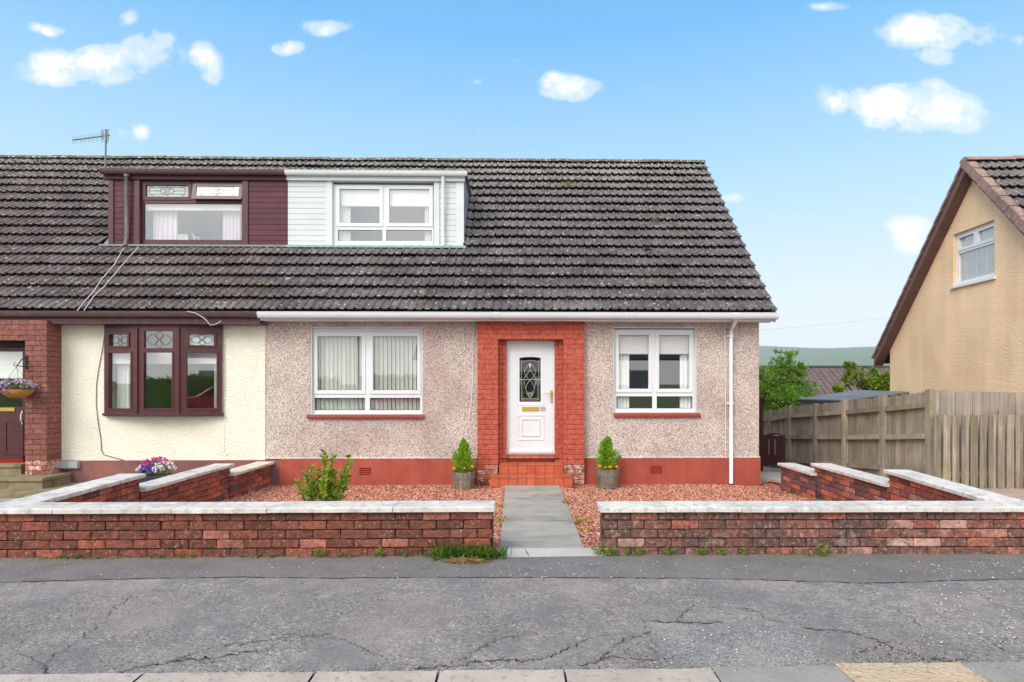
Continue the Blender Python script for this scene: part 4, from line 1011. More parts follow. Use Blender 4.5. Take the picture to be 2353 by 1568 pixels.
part('letter_plate', MB().plate(rect(1199.5, 1238, 935.5, 944.8, YDR), [rect(1201, 1236.5, 937, 943.5, YDR)], YDR-.012, .014).box(*rect(1201, 1236.5, 937, 943.5, YDR-.008)[:2], YDR-.008, YDR+.002, *rect(1201, 1236.5, 937, 943.5, YDR-.008)[2:]), M['brass'], door)
part('name_plate', MB().box(*rect(1241, 1254, 935.5, 945, YDR)[:2], YDR-.004, YDR+.002, *rect(1241, 1254, 935.5, 945, YDR)[2:]), M['meter'], door)
hp = rect(1264.8, 1269.2, 897.5, 924.5, YDR-.02)
mb = MB().box(hp[0], hp[1], YDR-.012-.02, YDR-.018, hp[2], hp[3]); hz = ZA(1267, 903.5, YDR)
mb.tube([(hp[0]+.017, YDR-.02, hz), (hp[0]+.017, YDR-.075, hz)], .009, 8); mb.tube([(hp[0]+.017, YDR-.07, hz), (hp[0]-.05, YDR-.075, hz+.002), (hp[0]-.12, YDR-.07, hz)], .009, 8)
mb.lathe((hp[0]+.017, YDR-.036, hz-.13), [(0, -.01), (.009, -.005), (.009, .005), (0, .01)], 8)
part('handle', mb, M['brass'], door)
# steps
st = part('doorstep', MB().box(XA(1164, YF+.09), XA(1275, YF+.09), YF+.105, YF+.3, -.3, D0[2]-.002).box(XA(1147.5, 10.76), XA(1294.5, 10.76), 10.765, YF+.2, -.4, .098-.012)
          .box(XA(1126, 10.36), XA(1315, 10.36), 10.366, 10.80, -.5, -.068), M['grout'], H)
def tiles_row(px0, px1, Y, z0, z1, ydeep, n, tread_z=True):
    x0, x1 = XA(px0, Y), XA(px1, Y); w = (x1-x0)/n
    for i in range(n):
        a, b = x0+w*i+.0055, x0+w*(i+1)-.0055; q = MB().box(a, b, Y, Y+.012, z0, z1-.004); part('tile', q, M['quarry'], st)
        if ydeep:
            k = max(1, int(round((ydeep-Y)/.15))); dd = (ydeep-Y)/k
            for j in range(k): part('tile', MB().box(a, b, Y-(.010 if j == 0 else 0)+dd*j+.002, Y+dd*(j+1)-.003, z1-.012+.001, z1+.002), M['quarry'], st)
tiles_row(1164.5, 1274.7, YF+.09, .098+.004, D0[2]-.004, None, 6)
tiles_row(1147.5, 1294.7, 10.75, -.060+.004, .098, YF+.088, 7)
tiles_row(1125.5, 1315.5, 10.35, -.22, -.060, 10.748, 9)
# rooms behind the windows
def room(house, x0, x1, y0, y1, z0, z1, mat):
    m_ = MB(); m_.quad((x0, y1, z0), (x1, y1, z0), (x1, y1, z1), (x0, y1, z1)); m_.quad((x0, y0, z0), (x1, y0, z0), (x1, y1, z0), (x0, y1, z0)); m_.quad((x0, y0, z1), (x0, y1, z1), (x1, y1, z1), (x1, y0, z1))
    m_.quad((x0, y0, z0), (x0, y1, z0), (x0, y1, z1), (x0, y0, z1)); m_.quad((x1, y0, z0), (x1, y0, z1), (x1, y1, z1), (x1, y1, z0))
    return part('room', m_, mat, house)
room(H, XP+.1, XA(1120, YF), YF+.31, 14.8, .1, 2.6, M['room']); room(H, XA(1310, YF), XRC-.3, YF+.31, 14.8, .1, 2.6, M['room']); room(H, XA(1140, YF), XA(1300, YF), YF+.32, 15.5, .1, 2.6, M['room'])
# vertical blinds, left window
gb = rect(718, 967, 766, 946, YWN+.12); vb = thing('vertical_blind', 'vertical slatted blind behind the window left of the door', 'blind', (gb[0], YWN+.16, gb[2]))
part('head_rail', MB().box(gb[0], gb[1], YWN+.08, YWN+.12, gb[3]-.05, gb[3]-.015), M['white'], vb)
nS = 26; sl_ = MB(); w = .034
for k in range(5):
    t = -1+k*.5; sl_.v += [(w*t, .006*(1-t*t), 0), (w*t, .006*(1-t*t), 1)]
for k in range(4): sl_.f.append((2*k, 2*k+2, 2*k+3, 2*k+1))
sm = sl_.mesh('slat', M['blind'])
for i in range(nS):
    x = gb[0]+.04+(gb[1]-gb[0]-.08)*i/(nS-1)
    inst('slat', sm, vb, (x, YWN+.11, gb[2]+.015), (0, 0, R(30+random.uniform(-6, 6))), (1, 1, gb[3]-gb[2]-.08))
    
# right window curtains and roller
gr = rect(1413, 1596, 766, 946, YWN+.1)
for (a, b, lab) in ((1421.5, 1503, 'white roller blind half down in the left half of the window right of the door'), (1510, 1586, 'white roller blind half down in the right half of the window right of the door')):
    q = rect(a, b, 768, 812, YWN+.05); roller(lab, q[0], q[1], q[2], q[3], YWN+.055)
for (a, b, lab) in ((1414, 1446, 'white net curtain at the left of the window right of the door'), (1562, 1596, 'white net curtain at the right of the window right of the door')):
    q = rect(a, b, 768, 944, YWN+.10); curtain('curtain', lab, q[0], q[1], q[2], q[3], YWN+.10, M['curtain'], 4)

# ---- dormers
def dormer(house, x0, x1, xw0, xw1, clad, trim, boards, side_trims, soff):
    """front plane at DY; boards: list of (x0,x1) cladding fields; opening xw0..xw1"""
    zb = ZA(800, 567, DY); zt = ZA(800, 417, DY)
    zo1 = ZA(800, 418, DY)
    body = MB().plate((x0, x1, zb-.06, DTOP+.05), [(xw0, xw1, zb+.005, zo1)], DY+.03, .12, .12)
    yback = EAVE_Y+(DTOP+.02-EAVE_Z)
    d = part('dormer', body, trim, house)
    return d, zb, zt
def boards(d, x0, x1, zb, zt, mat, n=12):
    h = (zt-zb)/n
    for i in range(n):
        z = zb+h*i
        part('cladding_board', MB().prism([(DY+.004, z+.004), (DY+.002, z+h-.006), (DY+.012, z+h-.001), (DY+.03, z+h), (DY+.03, z)], x0+.002, x1-.002), mat, d)
# white
xw = (XA(764, DY), XA(997, DY))
dW, zb, zt = dormer(H, DXW0, DXW1, xw[0], xw[1], M['whiteclad'], M['whiteclad'], None, None, None)
def trimb(d, a, b, mat, zb, zt, pr=.012): part('trim', MB().box(XA(a, DY), XA(b, DY), DY-pr, DY+.03, zb, zt), mat, d)
boards(dW, DXW0, XA(749, DY), zb, zt, M['whiteclad'], 12); boards(dW, XA(1010, DY), XA(1048, DY), zb, zt, M['whiteclad'], 12)
trimb(dW, 749, 763.5, M['whiteclad'], zb, zt); trimb(dW, 997.3, 1010, M['whiteclad'], zb, zt); trimb(dW, 1048, 1066, M['whiteclad'], zb, zt)
part('fascia', MB().box(DXW0, DXW1+.02, DY-.06, DY+.03, zt+.002, DTOP+.03), M['white'], dW)
def cheek(d, x, mat, s):
    yb = EAVE_Y+(DTOP+.05-EAVE_Z)+.02
    m_ = MB(); pts = [(DY+.0, zb-.02), (yb, DTOP+.05), (DY+.0, DTOP+.05)]
    m_.prism(pts, x-(.02 if s > 0 else 0)-.01, x+(.02 if s < 0 else 0)+.003)
    part('cheek', m_, mat, d)
    part('cheek_flashing', MB().hexa([(x-.002, DY, roof_z(DY)+.0), (x+.09*s, DY, roof_z(DY)+.0), (x+.09*s, yb, roof_z(yb)), (x-.002, yb, roof_z(yb)), (x-.002, DY, roof_z(DY)+.075), (x+.09*s, DY, roof_z(DY)+.075), (x+.09*s, yb, roof_z(yb)+.075), (x-.002, yb, roof_z(yb)+.075)] if s > 0 else
         [(x+.09*s, DY, roof_z(DY)), (x+.002, DY, roof_z(DY)), (x+.002, yb, roof_z(yb)), (x+.09*s, yb, roof_z(yb)), (x+.09*s, DY, roof_z(DY)+.075), (x+.002, DY, roof_z(DY)+.075), (x+.002, yb, roof_z(yb)+.075), (x+.09*s, yb, roof_z(yb)+.075)]), M['leadsheet'], d)
cheek(dW, DXW1, M['leadsheet'], 1)
part('dormer_roof', MB().box(DXW0, DXW1+.06, DY-.04, EAVE_Y+(DTOP+.1-EAVE_Z)+.05, DTOP+.03, DTOP+.07), M['felt'], dW)
part('flashing', MB().hexa([(DXW0, DY-.13, roof_z(DY-.13)+.11), (DXW1+.05, DY-.13, roof_z(DY-.13)+.11), (DXW1+.05, DY+.02, zb+.01), (DXW0, DY+.02, zb+.01),
     (DXW0, DY-.13, roof_z(DY-.13)+.145), (DXW1+.05, DY-.13, roof_z(DY-.13)+.145), (DXW1+.05, DY-.012, zb+.03), (DXW0, DY-.012, zb+.03)]), M['greenflash'], dW)
gutter('dormer_gutter', H, 657, 1072, 392, DY-.12, M['white'], .05, bands=[691, 805, 908, 1063, 1010])
YDW = DY+.055
window(H, (766, 996, 425, 565), [(780.5, 872.5, 435, 513.5), (894.5, 986.5, 435, 513.5), (776, 879, 528.5, 554), (887.5, 992, 528.5, 554)], YDW, M['white'], M['glassup'], sashes=(0, 1), label='white dormer window')
part('window_sill', MB().box(XA(763, DY), XA(999, DY), DY-.03, DY+.1, zb-.008, zb+.022), M['white'], dW)
dp = part('dormer_downpipe', MB().tube([at(1018, 402, DY-.12), at(1018, 410, DY-.1), at(1018, 540, DY-.06), at(1018, 562, DY-.06), at(1018, 569, DY-.12)], .033, 10), M['white'], H, smooth=True)
part('pipe_clip', MB().tube([at(1018, 540, DY-.06), at(1018, 545, DY-.06)], .04, 10), M['white'], dp)
room(H, DXW0+.06, DXW1-.06, DY+.16, 14.85, 3.9, DTOP+.02, M['roomblue'])
for (a, b, lab) in ((779, 874, 'white roller blind in the left half of the white dormer window'), (893, 988, 'white roller blind in the right half of the white dormer window')):
    q = rect(a, b, 434, 472, YDW+.035); roller(lab, q[0], q[1], q[2], q[3], YDW+.055)
for (a, b, lab) in ((777, 806, 'white curtain at the left of the white dormer window'), (976, 992, 'white curtain at the right of the white dormer window')):
    q = rect(a, b, 440, 558, YDW+.11); curtain('curtain', lab, q[0], q[1], q[2], q[3], YDW+.11, M['curtain'], 4)

# ------------------------------------------------------------------ HOUSE LEFT (cream)
G_ = thing('semi_detached_house', 'cream roughcast house with maroon dormer and maroon bow window', 'house', (-8, YF, -.33))
XLL = -13.4; XCL = XA(110, YF)
by0, by1 = XA(243, YF), XA(513, YF)
bz0, bz1 = ZA(378, 957, YF), ZA(378, 735, YF)
part('wall', MB().plate((XCL-.05, XP-.004, zPl-.02, zEv+.1), [(by0+.02, by1-.02, bz0+.01, bz1)], YF, .3, .2), M['cream'], G_)
part('plinth', MB().plate((XCL-.2, XP+.28, -.7, zPl-.02), [], YPL, .03), M['mplinth'], G_)
part('wall_edge', MB().box(XP-.02, XP+.015, YF-.012, YF, zPl-.03, zEv+.05), M['cream'], G_)
mb = MB(); roof_slab(mb, XLL, XP-.0, DXM0, DXW0)
roofL = part('roof', mb, M['under'], G_)
lay_tiles(G_, roofL, M['tileL'], XRV-TW*31-TW*30, XRV-TW*31, lambda x, y: hideL(x, y), 300)
ridge_tiles(roofL, XLL, XP-.006, roof_z(RIDGE_Y)+.03, RIDGE_Y+.01, M['ridge'])
part('rear_wall', MB().box(XLL, XP-.01, 18.9, 19.0, -.6, zEv), M['cream'], G_)
zg2 = ZA(300, 718, YG-.06)
part('fascia', MB().box(XLL, XGS-.01, EAVE_Y, EAVE_Y+.025, zg2-.19, zg2+.02), M['maroon'], G_)
part('soffit', MB().box(XLL, XGS-.01, EAVE_Y+.025, YF+.01, zg2-.19, zg2-.17), M['maroon'], G_)
gutter('gutter', G_, 0, 593, 716, YG, M['brownpipe'], .055, bands=[75, 560, 575], xa=XLL, xb=XGS-.01)
gd = MB()
for px in (70, 152, 214, 270, 355, 452, 560, 652-0):
    if px < 600: gd.lathe(at(px, 737, EAVE_Y-.012), [(0, -.006), (.006, 0), (0, .006)], 6)
part('fixing_caps', gd, M['white'], G_)
# maroon dormer
xm = (XA(322, DY), XA(557, DY))
body = MB().plate((DXM0, DXW0-.004, zb-.06, DTOP+.05), [(xm[0], xm[1], zb+.005, zt+.01)], DY+.03, .12, .12)
dM = part('dormer', body, M['maroonclad'], G_)
boards(dM, XA(261, DY), XA(309, DY), zb, zt, M['maroonclad'], 12); boards(dM, XA(570.5, DY), DXW0-.012, zb, zt, M['maroonclad'], 12)
trimb(dM, 250, 261.5, M['maroon'], zb, zt, .02); trimb(dM, 309, 321.5, M['maroon'], zb, zt, .02); trimb(dM, 557.3, 570.5, M['maroon'], zb, zt, .02)
part('fascia', MB().box(DXM0-.08, DXW0-.006, DY-.055, DY+.03, zt+.002, DTOP+.03), M['maroonclad'], dM)
cheek(dM, DXM0, M['maroonclad'], -1)
part('dormer_roof', MB().box(DXM0-.08, DXW0-.004, DY-.04, EAVE_Y+(DTOP+.1-EAVE_Z)+.05, DTOP+.03, DTOP+.07), M['felt'], dM)
part('flashing', MB().hexa([(DXM0-.12, DY-.12, roof_z(DY-.12)+.11), (DXW0-.004, DY-.12, roof_z(DY-.12)+.11), (DXW0-.004, DY+.02, zb-.01), (DXM0-.12, DY+.02, zb-.01),
     (DXM0-.12, DY-.12, roof_z(DY-.12)+.145), (DXW0-.004, DY-.12, roof_z(DY-.12)+.145), (DXW0-.004, DY, zb+.012), (DXM0-.12, DY, zb+.012)]), M['leadsheet'], dM)
gutter('dormer_gutter', G_, 233, 656, 389, DY-.12, M['brownpipe'], .05, bands=[245, 290, 404, 506, 615])
wm = window(G_, (322.3, 557, 416, 562), [(335.4, 433.5, 425.8, 452.7), (449.6, 548.6, 427, 450), (331, 555.6, 467.8, 551.8)], YDW, M['maroon'], [M['glassfrost'], M['glassfrost'], M['glassup']], sashes=(0,), label='maroon dormer window with leaded top lights')
# the open top-hung sash
q = rect(441, 556, 419, 459, DY-.02); g2 = rect(450, 548, 427, 451, DY-.02)
mb = MB().plate(q, [g2], 0, .05); c_, s_ = math.cos(R(11)), math.sin(R(11)); nv = []
for (x, y, z) in mb.v: dz_ = z-q[3]; nv.append((x, DY+.02+(y*c_)+dz_*s_, q[3]+dz_*c_-y*s_*0))
mb.v = nv; part('open_sash', mb, M['maroon'], wm)
mb = MB().box(g2[0], g2[1], .02, .026, g2[2], g2[3]); mb.v = [(x, DY+.02+y*c_+(z-q[3])*s_, q[3]+(z-q[3])*c_) for x, y, z in mb.v]; part('sash_pane', mb, M['glassfrost'], wm)
def motif(cx, cy, w, h, mbm, Y, r=.003, flower=.28, lines=True):
    f = lambda a, b: at(cx+a*w/2, cy+b*h/2, Y)
    T = lambda pts: mbm.tube([f(*p) for p in pts], r, 4)
    if lines:
        for v in (-.62, 0, .62):
            T([(-.92, v), (-.3 if v == 0 else -.0, v)]); T([(.92, v), (.3 if v == 0 else 0, v)])
        for s in (-1, 1): T([(s*.92, -.3), (s*.86, -.8), (s*.7, -.9)]); T([(s*.92, .3), (s*.86, .8), (s*.7, .9)]); T([(s*.92, -.3), (s*.92, .3)])
    F = flower; asp = 1
    for s in (-1, 1):
        T([(s*(.08+F*t), .5*math.sin(math.pi*t)) for t in np.linspace(0, 1, 8)]); T([(s*(.08+F*t), -.5*math.sin(math.pi*t)) for t in np.linspace(0, 1, 8)])
        T([(F*.35*math.sin(math.pi*t), s*(.12+.72*t)) for t in np.linspace(0, 1, 7)]); T([(-F*.35*math.sin(math.pi*t), s*(.12+.72*t)) for t in np.linspace(0, 1, 7)])
mm = MB(); motif(384, 439, 90, 24, mm, YDW+.015); part('leading', mm, M['lead'], wm); mm = MB(); motif(498, 438.5, 88, 22, mm, DY-.03); part('leading', mm, M['lead'], wm)
part('sill_bar', MB().box(XA(322, DY), XA(557, DY), DY-.02, DY+.1, zb-.008, zb+.02), M['maroon'], dM)
dp = part('dormer_downpipe', MB().tube([at(291, 398, DY-.12), at(291, 408, DY-.09), at(291, 545, DY-.06), at(290, 556, DY-.07), at(288, 566, DY-.16)], .036, 10), M['greypipe'], G_, smooth=True)
part('pipe_collar', MB().tube([at(291, 400, DY-.11), at(291, 406, DY-.1)], .048, 10).tube([at(291, 540, DY-.06), at(291, 543, DY-.06)], .043, 10), M['greypipe'], dp)
room(G_, DXM0+.06, DXW0-.07, DY+.16, 14.85, 3.9, DTOP+.02, M['roomblue'])
q = rect(334, 553, 469, 482, YDW+.08); roller('short white roller blind at the top of the maroon dormer window', q[0], q[1], q[2], q[3], YDW+.08)
for (a, b, lab) in ((352, 408, 'lilac curtain at the left of the maroon dormer window'), (512, 553, 'lilac curtain at the right of the maroon dormer window')):
    q = rect(a, b, 472, 556, YDW+.2); curtain('curtain', lab, q[0], q[1], q[2], q[3], YDW+.2, M['lilac'], 5)
q = at(420, 552, YDW+.14); t = thing('picture_frame', 'white picture frame standing on the maroon dormer sill', 'picture frame', q)
part('frame', MB().plate((q.x-.1, q.x+.1, q.z, q.z+.11), [(q.x-.08, q.x+.08, q.z+.02, q.z+.09)], q.y, .02), M['white'], t); part('picture', MB().box(q.x-.08, q.x+.08, q.y+.012, q.y+.016, q.z+.02, q.z+.09), M['room'], t)
q = at(446, 552, YDW+.14); mb = MB().tube([q, q+Vector((.0, 0, .07)), q+Vector((-.03, 0, .10))], .014, 6); mb.tube([q+Vector((0, 0, .06)), q+Vector((.10, 0, .05)), q+Vector((.10, 0, 0))], .012, 6)
for s in (-1, 1): mb.tube([q+Vector((-.03, 0, .10)), q+Vector((-.03+s*.03, 0, .14)), q+Vector((-.03+s*.025, 0, .17))], .005, 4)
solo('deer_ornament', mb, M['white'], 'small white deer ornament on the maroon dormer sill', 'ornament')

# bow window
bow = []
pj = .26
plan = [(by0+.02, YF-.01), (XA(315, YF-.2), YF-pj*.9), (XA(412, YF-.2), YF-pj*.9), (by1-.02, YF-.01)]
plan = [Vector((XA(244.5, YF), YF-.06)), Vector((XA(316, YF-.22), YF-.22)), Vector((XA(411.7, YF-.22), YF-.22)), Vector((XA(513, YF), YF-.06))]
bay = part('bow_window', MB(), M['maroon'], G_, 'maroon bow window with three leaded top lights')
zB0, zB1 = ZA(378, 950, YF-.12), ZA(378, 753, YF-.12)
def facet(k, glasses, pxs):
    p0, p1 = plan[k], plan[k+1]; d = (p1-p0); Ln = d.length; d.normalize(); nn = Vector((-d.y, d.x))   # into the house
    fx = lambda px: (px-pxs[0])/(pxs[1]-pxs[0])*Ln
    fz = lambda py: ZA(378, py, YF-.14)
    hs = [(fx(a), fx(b), fz(d2), fz(c)) for (a, b, c, d2) in glasses]
    def tr(mb):
        mb.v = [(p0.x+d.x*x+nn.x*y, p0.y+d.y*x+nn.y*y, z) for x, y, z in mb.v]; return mb
    mb = MB().plate((0, Ln, zB0, zB1), hs, 0, .07)
    for i, h in enumerate(hs):
        e = .035 if i == 0 else .028
        if not (k == 1 and i == 0): mb.plate((h[0]-e, h[1]+e, h[2]-e*.8, h[3]+e*.8), [h], -.02 if i == 0 else -.012, .021)
    w = part('frame', tr(mb), M['maroon'], bay)
    for i, h in enumerate(hs):
        part('pane', tr(MB().box(h[0]-.003, h[1]+.003, .03, .036, h[2]-.003, h[3]+.003)), M['glassfrost'] if (k == 2 and i == 0) else M['glassbay'], bay)
        if i == 0:
            mm = MB(); cx, cz = (h[0]+h[1])/2, (h[2]+h[3])/2; w_, h_ = (h[1]-h[0])*.45, (h[3]-h[2])*.5
            for s in (-1, 1):
                for r_ in (1, -1):
                    mm.tube([(cx+s*w_*t, .022, cz+r_*h_*.6*math.sin(math.pi*t)) for t in np.linspace(0, 1, 8)], .0035, 4)
                    mm.tube([(cx+r_*w_*.3*math.sin(math.pi*t), .022, cz+s*h_*t*.95) for t in np.linspace(0, 1, 8)], .0035, 4)
            part('leading', tr(mm), M['lead'], bay)
    return d, nn, p0, Ln
facet(0, [(256.5, 296, 768.5, 795.6), (255, 301.8, 811.6, 939)], (244.5, 316))
facet(1, [(331, 396.5, 762, 801), (331, 395.6, 811, 939)], (316, 411.7))
facet(2, [(434.6, 494.6, 768, 793.5), (429, 501, 810.5, 939)], (411.7, 513))
def bow_slab(z0, z1, out, mat, name):
    P = [Vector((plan[0].x-out*.6, YF+.02)), plan[0]+Vector((-out*.6, -out)), plan[1]+Vector((-out*.2, -out)), plan[2]+Vector((out*.2, -out)), plan[3]+Vector((out*.6, -out)), Vector((plan[3].x+out*.6, YF+.02))]
    mb = MB(); n = len(P); mb.v = [(p.x, p.y, z0) for p in P]+[(p.x, p.y, z1) for p in P]
    mb.f = [tuple(range(n))[::-1], tuple(range(n, 2*n))]+[(i, (i+1) % n, n+(i+1) % n, n+i) for i in range(n)]
    part(name, mb, mat, bay)
bow_slab(zB1, ZA(378, 737, YF-.12), -.005, M['maroonclad'], 'head_panel')
bow_slab(zB0-.035, zB0, .03, M['maroon'], 'sill_board'); bow_slab(zB0-.055, zB0-.036, .015, M['brownpipe'], 'sill_drip')
for k in (1, 2):
    mb = MB().box(plan[k].x-.012, plan[k].x+.012, plan[k].y-.03, plan[k].y+.01, zB0, zB1); part('corner_post', mb, M['maroon'], bay)
room(G_, XA(150, YF), XP-.1, YF+.31, 14.8, .1, 2.6, M['room'])
for (a, b, lab) in ((272, 301, 'white curtain at the left of the maroon bow window'), (494, 503, 'cream curtain at the right of the maroon bow window')):
    q = rect(a, b, 812, 945, YF+.15); curtain('curtain', lab, q[0], q[1], q[2], q[3], YF+.12, M['curtain'], 3)
for (a, b, lab) in ((256, 302, 'white roller blind in the left light of the maroon bow window'), (331, 397, 'white roller blind in the middle light of the maroon bow window'), (428, 501, 'white roller blind in the right light of the maroon bow window')):
    q = rect(a, b, 806, 834, YF+.02); roller(lab, q[0], q[1], q[2], q[3], YF+.02)
# brick porch pier, door and steps
YP = YF-.36
pr = part('door_surround', MB().box(XA(57, YP)+.01, XA(107, YP)-.012, YP+.012, YF+.02, -.5, ZA(60, 736, YP)-.01).box(XA(-160, YP), XA(57, YP)+.02, YP+.012, YF+.02, ZA(0, 783, YP)+.01, ZA(60, 736, YP)-.01), M['oldjoint'], G_)
ob = [brick_mesh('brick', M['oldbrick'], .26, .0835, .115, .003, 60+s, .004) for s in range(4)]; obf = [brick_mesh('brick', M['flakebrick'], .26, .0835, .115, .006, 66+s, .008) for s in range(3)]
zl2 = ZA(20, 783, YP); xa_, xb_ = XA(57, YP), XA(107, YP)
for r in range(30):
    z = zl2-(r+1)*CB
    if z < -.45: break
    lay(pr, ob, xa_, xb_, z, YP, (r % 2)*.134, obf if z < .12 else None)
    inst('brick', random.choice(obf if z < .12 else ob), pr, (xb_, YP+.004, z+.0035), (0, 0, R(90)), ((YF-YP-.03)/.26, 1, 1))
for r in range(5):
    z = zl2+r*CB; hm = ZA(60, 736, YP)-z
    if hm > .03:
        lay(pr, ob, XA(-160, YP), xb_, z, YP, (r % 2)*.134+.09, None, min(1, hm/CB))
        inst('brick', ob[0], pr, (xb_, YP+.004, z+.0035), (0, 0, R(90)), ((YF-YP-.03)/.26, 1, min(1, hm/CB)))
yd = YF+.02
dr = part('door', MB().plate((XA(-120, yd), XA(58, yd), ZA(20, 1054, yd), ZA(20, 800, yd)), [(XA(-60, yd), XA(52, yd), ZA(20, 936, yd), ZA(20, 808, yd))], yd, .06)
     .plate(rect(10, 54, 965, 1045, yd), [rect(15, 49, 972, 1037, yd)], yd-.012, .014).box(XA(-120, yd), XA(57, yd), yd-.05, yd, ZA(20, 1054, yd), ZA(20, 1047, yd)), M['maroon'], G_, 'maroon half-glazed front door at the left edge')
part('pane', MB().box(XA(-60, yd), XA(52, yd), yd+.02, yd+.026, ZA(20, 936, yd), ZA(20, 808, yd)), M['glass'], dr)
part('glass_blind', MB().box(XA(-60, yd), XA(53, yd), yd+.05, yd+.055, ZA(20, 870, yd), ZA(20, 806, yd)), M['roller'], dr)
part('letter_plate', MB().box(XA(2, yd), XA(35, yd), yd-.018, yd, ZA(20, 945, yd), ZA(20, 937, yd)), M['brass'], dr)
part('handle', MB().tube([at(51, 945, yd-.03), at(48, 955, yd-.07), at(48, 965, yd-.07), at(51, 975, yd-.03)], .012, 8), M['white'], dr)
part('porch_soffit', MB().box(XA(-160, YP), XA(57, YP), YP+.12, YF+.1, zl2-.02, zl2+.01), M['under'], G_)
part('threshold', MB().box(XA(-120, YF-.1), XA(53, YF-.1), YF-.1, YF+.1, ZA(20, 1071, YF-.1), ZA(20, 1056, YF-.1)), M['reddoor'], G_)
room(G_, XA(-150, YF), XA(70, YF), YF+.12, 14, .1, 2.6, M['room'])
stp = part('doorstep', MB(), M['stone'], G_, 'three worn mossy stone steps')
for (px1, py, Y, d_) in ((48, 1071, YF-.28, .25), (97, 1103, YF-.68, .62), (100, 1140, YF-1.15, 1.1)):
    z = ZA(50, py, Y)+.0; part('step', MB().box(XA(-200, Y), XA(px1, Y), Y, YF+.02, z-.26, z-.02).box(XA(-200, Y), XA(px1, Y)+.025, Y-.03, YF+.02, z-.0195, z+.03), M['stone'], stp)
# lantern-style basket bracket
Y = YP-.02
mb = MB().tube([at(60, 817, Y), at(60, 850, Y)], .012, 6); mb.tube([at(60, 822, Y), at(50, 826, Y-.1), at(42, 838, Y-.18), at(36, 842, Y-.22)], .008, 6); mb.tube([at(60, 843, Y), at(38, 841, Y-.22)], .008, 6)
mb.tube([at(36+5*math.cos(t), 838+4*math.sin(t), Y-.22) for t in np.linspace(0, 5, 9)], .006, 5); mb.tube([at(58+4*math.cos(t), 818+3*math.sin(t), Y-.01) for t in np.linspace(0, 5, 7)], .006, 5)
part('basket_bracket', mb, M['iron'], G_)
# meter box on the plinth
mbx = part('meter_box', MB().box(XA(104, YPL), XA(184, YPL), YPL-.06, YPL, ZA(144, 1076, YPL), ZA(144, 1060, YPL)), M['meter'], G_, 'long grey box of three covers under the cream wall')
for (a, b) in ((105, 129), (130, 154), (155, 178)):
    part('cover', MB().box(XA(a, YPL-.07)+.004, XA(b, YPL-.07)-.004, YPL-.072, YPL-.06, ZA(144, 1075, YPL-.07), ZA(144, 1061, YPL-.07)), M['meter'], mbx)
# cables
def cable(name, label, pts, Y, mat, r=.005, ys=None):
    P = [at(a, b, Y if ys is None else ys[i]) for i, (a, b) in enumerate(pts)]
    solo(name, MB().tube(P, r, 6), mat, label, 'cable')
cable('cable', 'dark cable hanging down the cream wall left of the bow window', [(180, 736), (215, 738), (240, 745), (241, 765), (236, 800), (228, 840), (222, 880), (221, 930), (226, 975), (232, 1010), (233, 1035), (238, 1045), (262, 1052), (285, 1058)], YF-.012, M['cabled'], .0055)
cable('cable', 'thin grey cable down the cream wall right of the bow window', [(513, 752), (517, 790), (517, 900), (514, 1040), (518, 1046), (528, 1040)], YF-.01, M['curtain'], .004)
cable('cable', 'white cable looping from the brown gutter over the bow window head', [(430, 716), (450, 720), (470, 732), (484, 748), (497, 745), (508, 738)], 10.66, M['cablew'], .007)
cable('cable', 'thin pale cable down the pebble dash beside the left conifer', [(1088, 740), (1087, 800), (1086, 880), (1083, 930), (1074, 985), (1068, 1010)], YF-.014, M['curtain'], .004)
cable('cable', 'pale cable running down beside the white downpipe', [(1665, 740), (1666, 800), (1667, 900), (1667, 1050)], YF-.014, M['curtain'], .004)
cable('cable', 'white cable sagging under the gutter above the door', [(1180, 737), (1210, 741), (1240, 741), (1270, 738), (1300, 737)], YF-.16, M['cablew'], .006)
def on_roof(px, py):
    # intersection of the photo ray with the tiled slope
    v = (PY0-py)/FPX; u = (px-PX0)/FPX; ry = CS-u*SN; D = (EAVE_Z-EAVE_Y-CAMZ+.175)/(v-ry); return Vector((D*(SN+u*CS), D*ry, CAMZ+v*D))
for pts, lab in (([(283, 572), (262, 610), (235, 640), (215, 670), (190, 698), (178, 714)], 'left white cable running down the roof from the maroon dormer'),
                 ([(318, 568), (300, 588), (282, 608), (262, 632), (238, 660), (215, 682), (193, 714)], 'right white cable running down the roof from the maroon dormer')):
    solo('cable', MB().tube([on_roof(*p) for p in pts], .008, 6), M['cablew'], lab, 'cable')
# aerial on the ridge
Y = 14.3
ab = at(242, 382, Y); t = thing('tv_aerial', 'television aerial on a grey mast above the maroon dormer', 'aerial', ab)
part('mast', MB().tube([at(241, 402, Y), at(242, 380, Y), at(243, 340, Y), at(243.5, 298, Y)], .02, 8), M['alu'], t)
bm = MB().tube([at(166, 322, Y-.2), at(200, 318, Y-.1), at(252, 311, Y+.1)], .016, 6)
part('boom', bm, M['alu'], t)
mb = MB()
for i, px in enumerate(np.linspace(168, 228, 11)):
    py = 322-(px-166)*.13; c0 = at(px, py, Y-.2+(px-166)/86*.3); mb.tube([c0+Vector((0, -.02, -.11)), c0+Vector((0, .02, .10))], .005, 4)
part('elements', mb, M['alu'], t)
mb = MB()
for (px, a, b) in ((234, 298, 326), (237, 302, 322), (246, 297, 330), (249, 300, 324)): mb.tube([at(px, a, Y), at(px, b, Y)], .008, 5)
for (py) in (300, 308, 318, 325): mb.tube([at(232, py, Y), at(249, py-1, Y)], .006, 5)
part('reflector', mb, M['alu'], t)

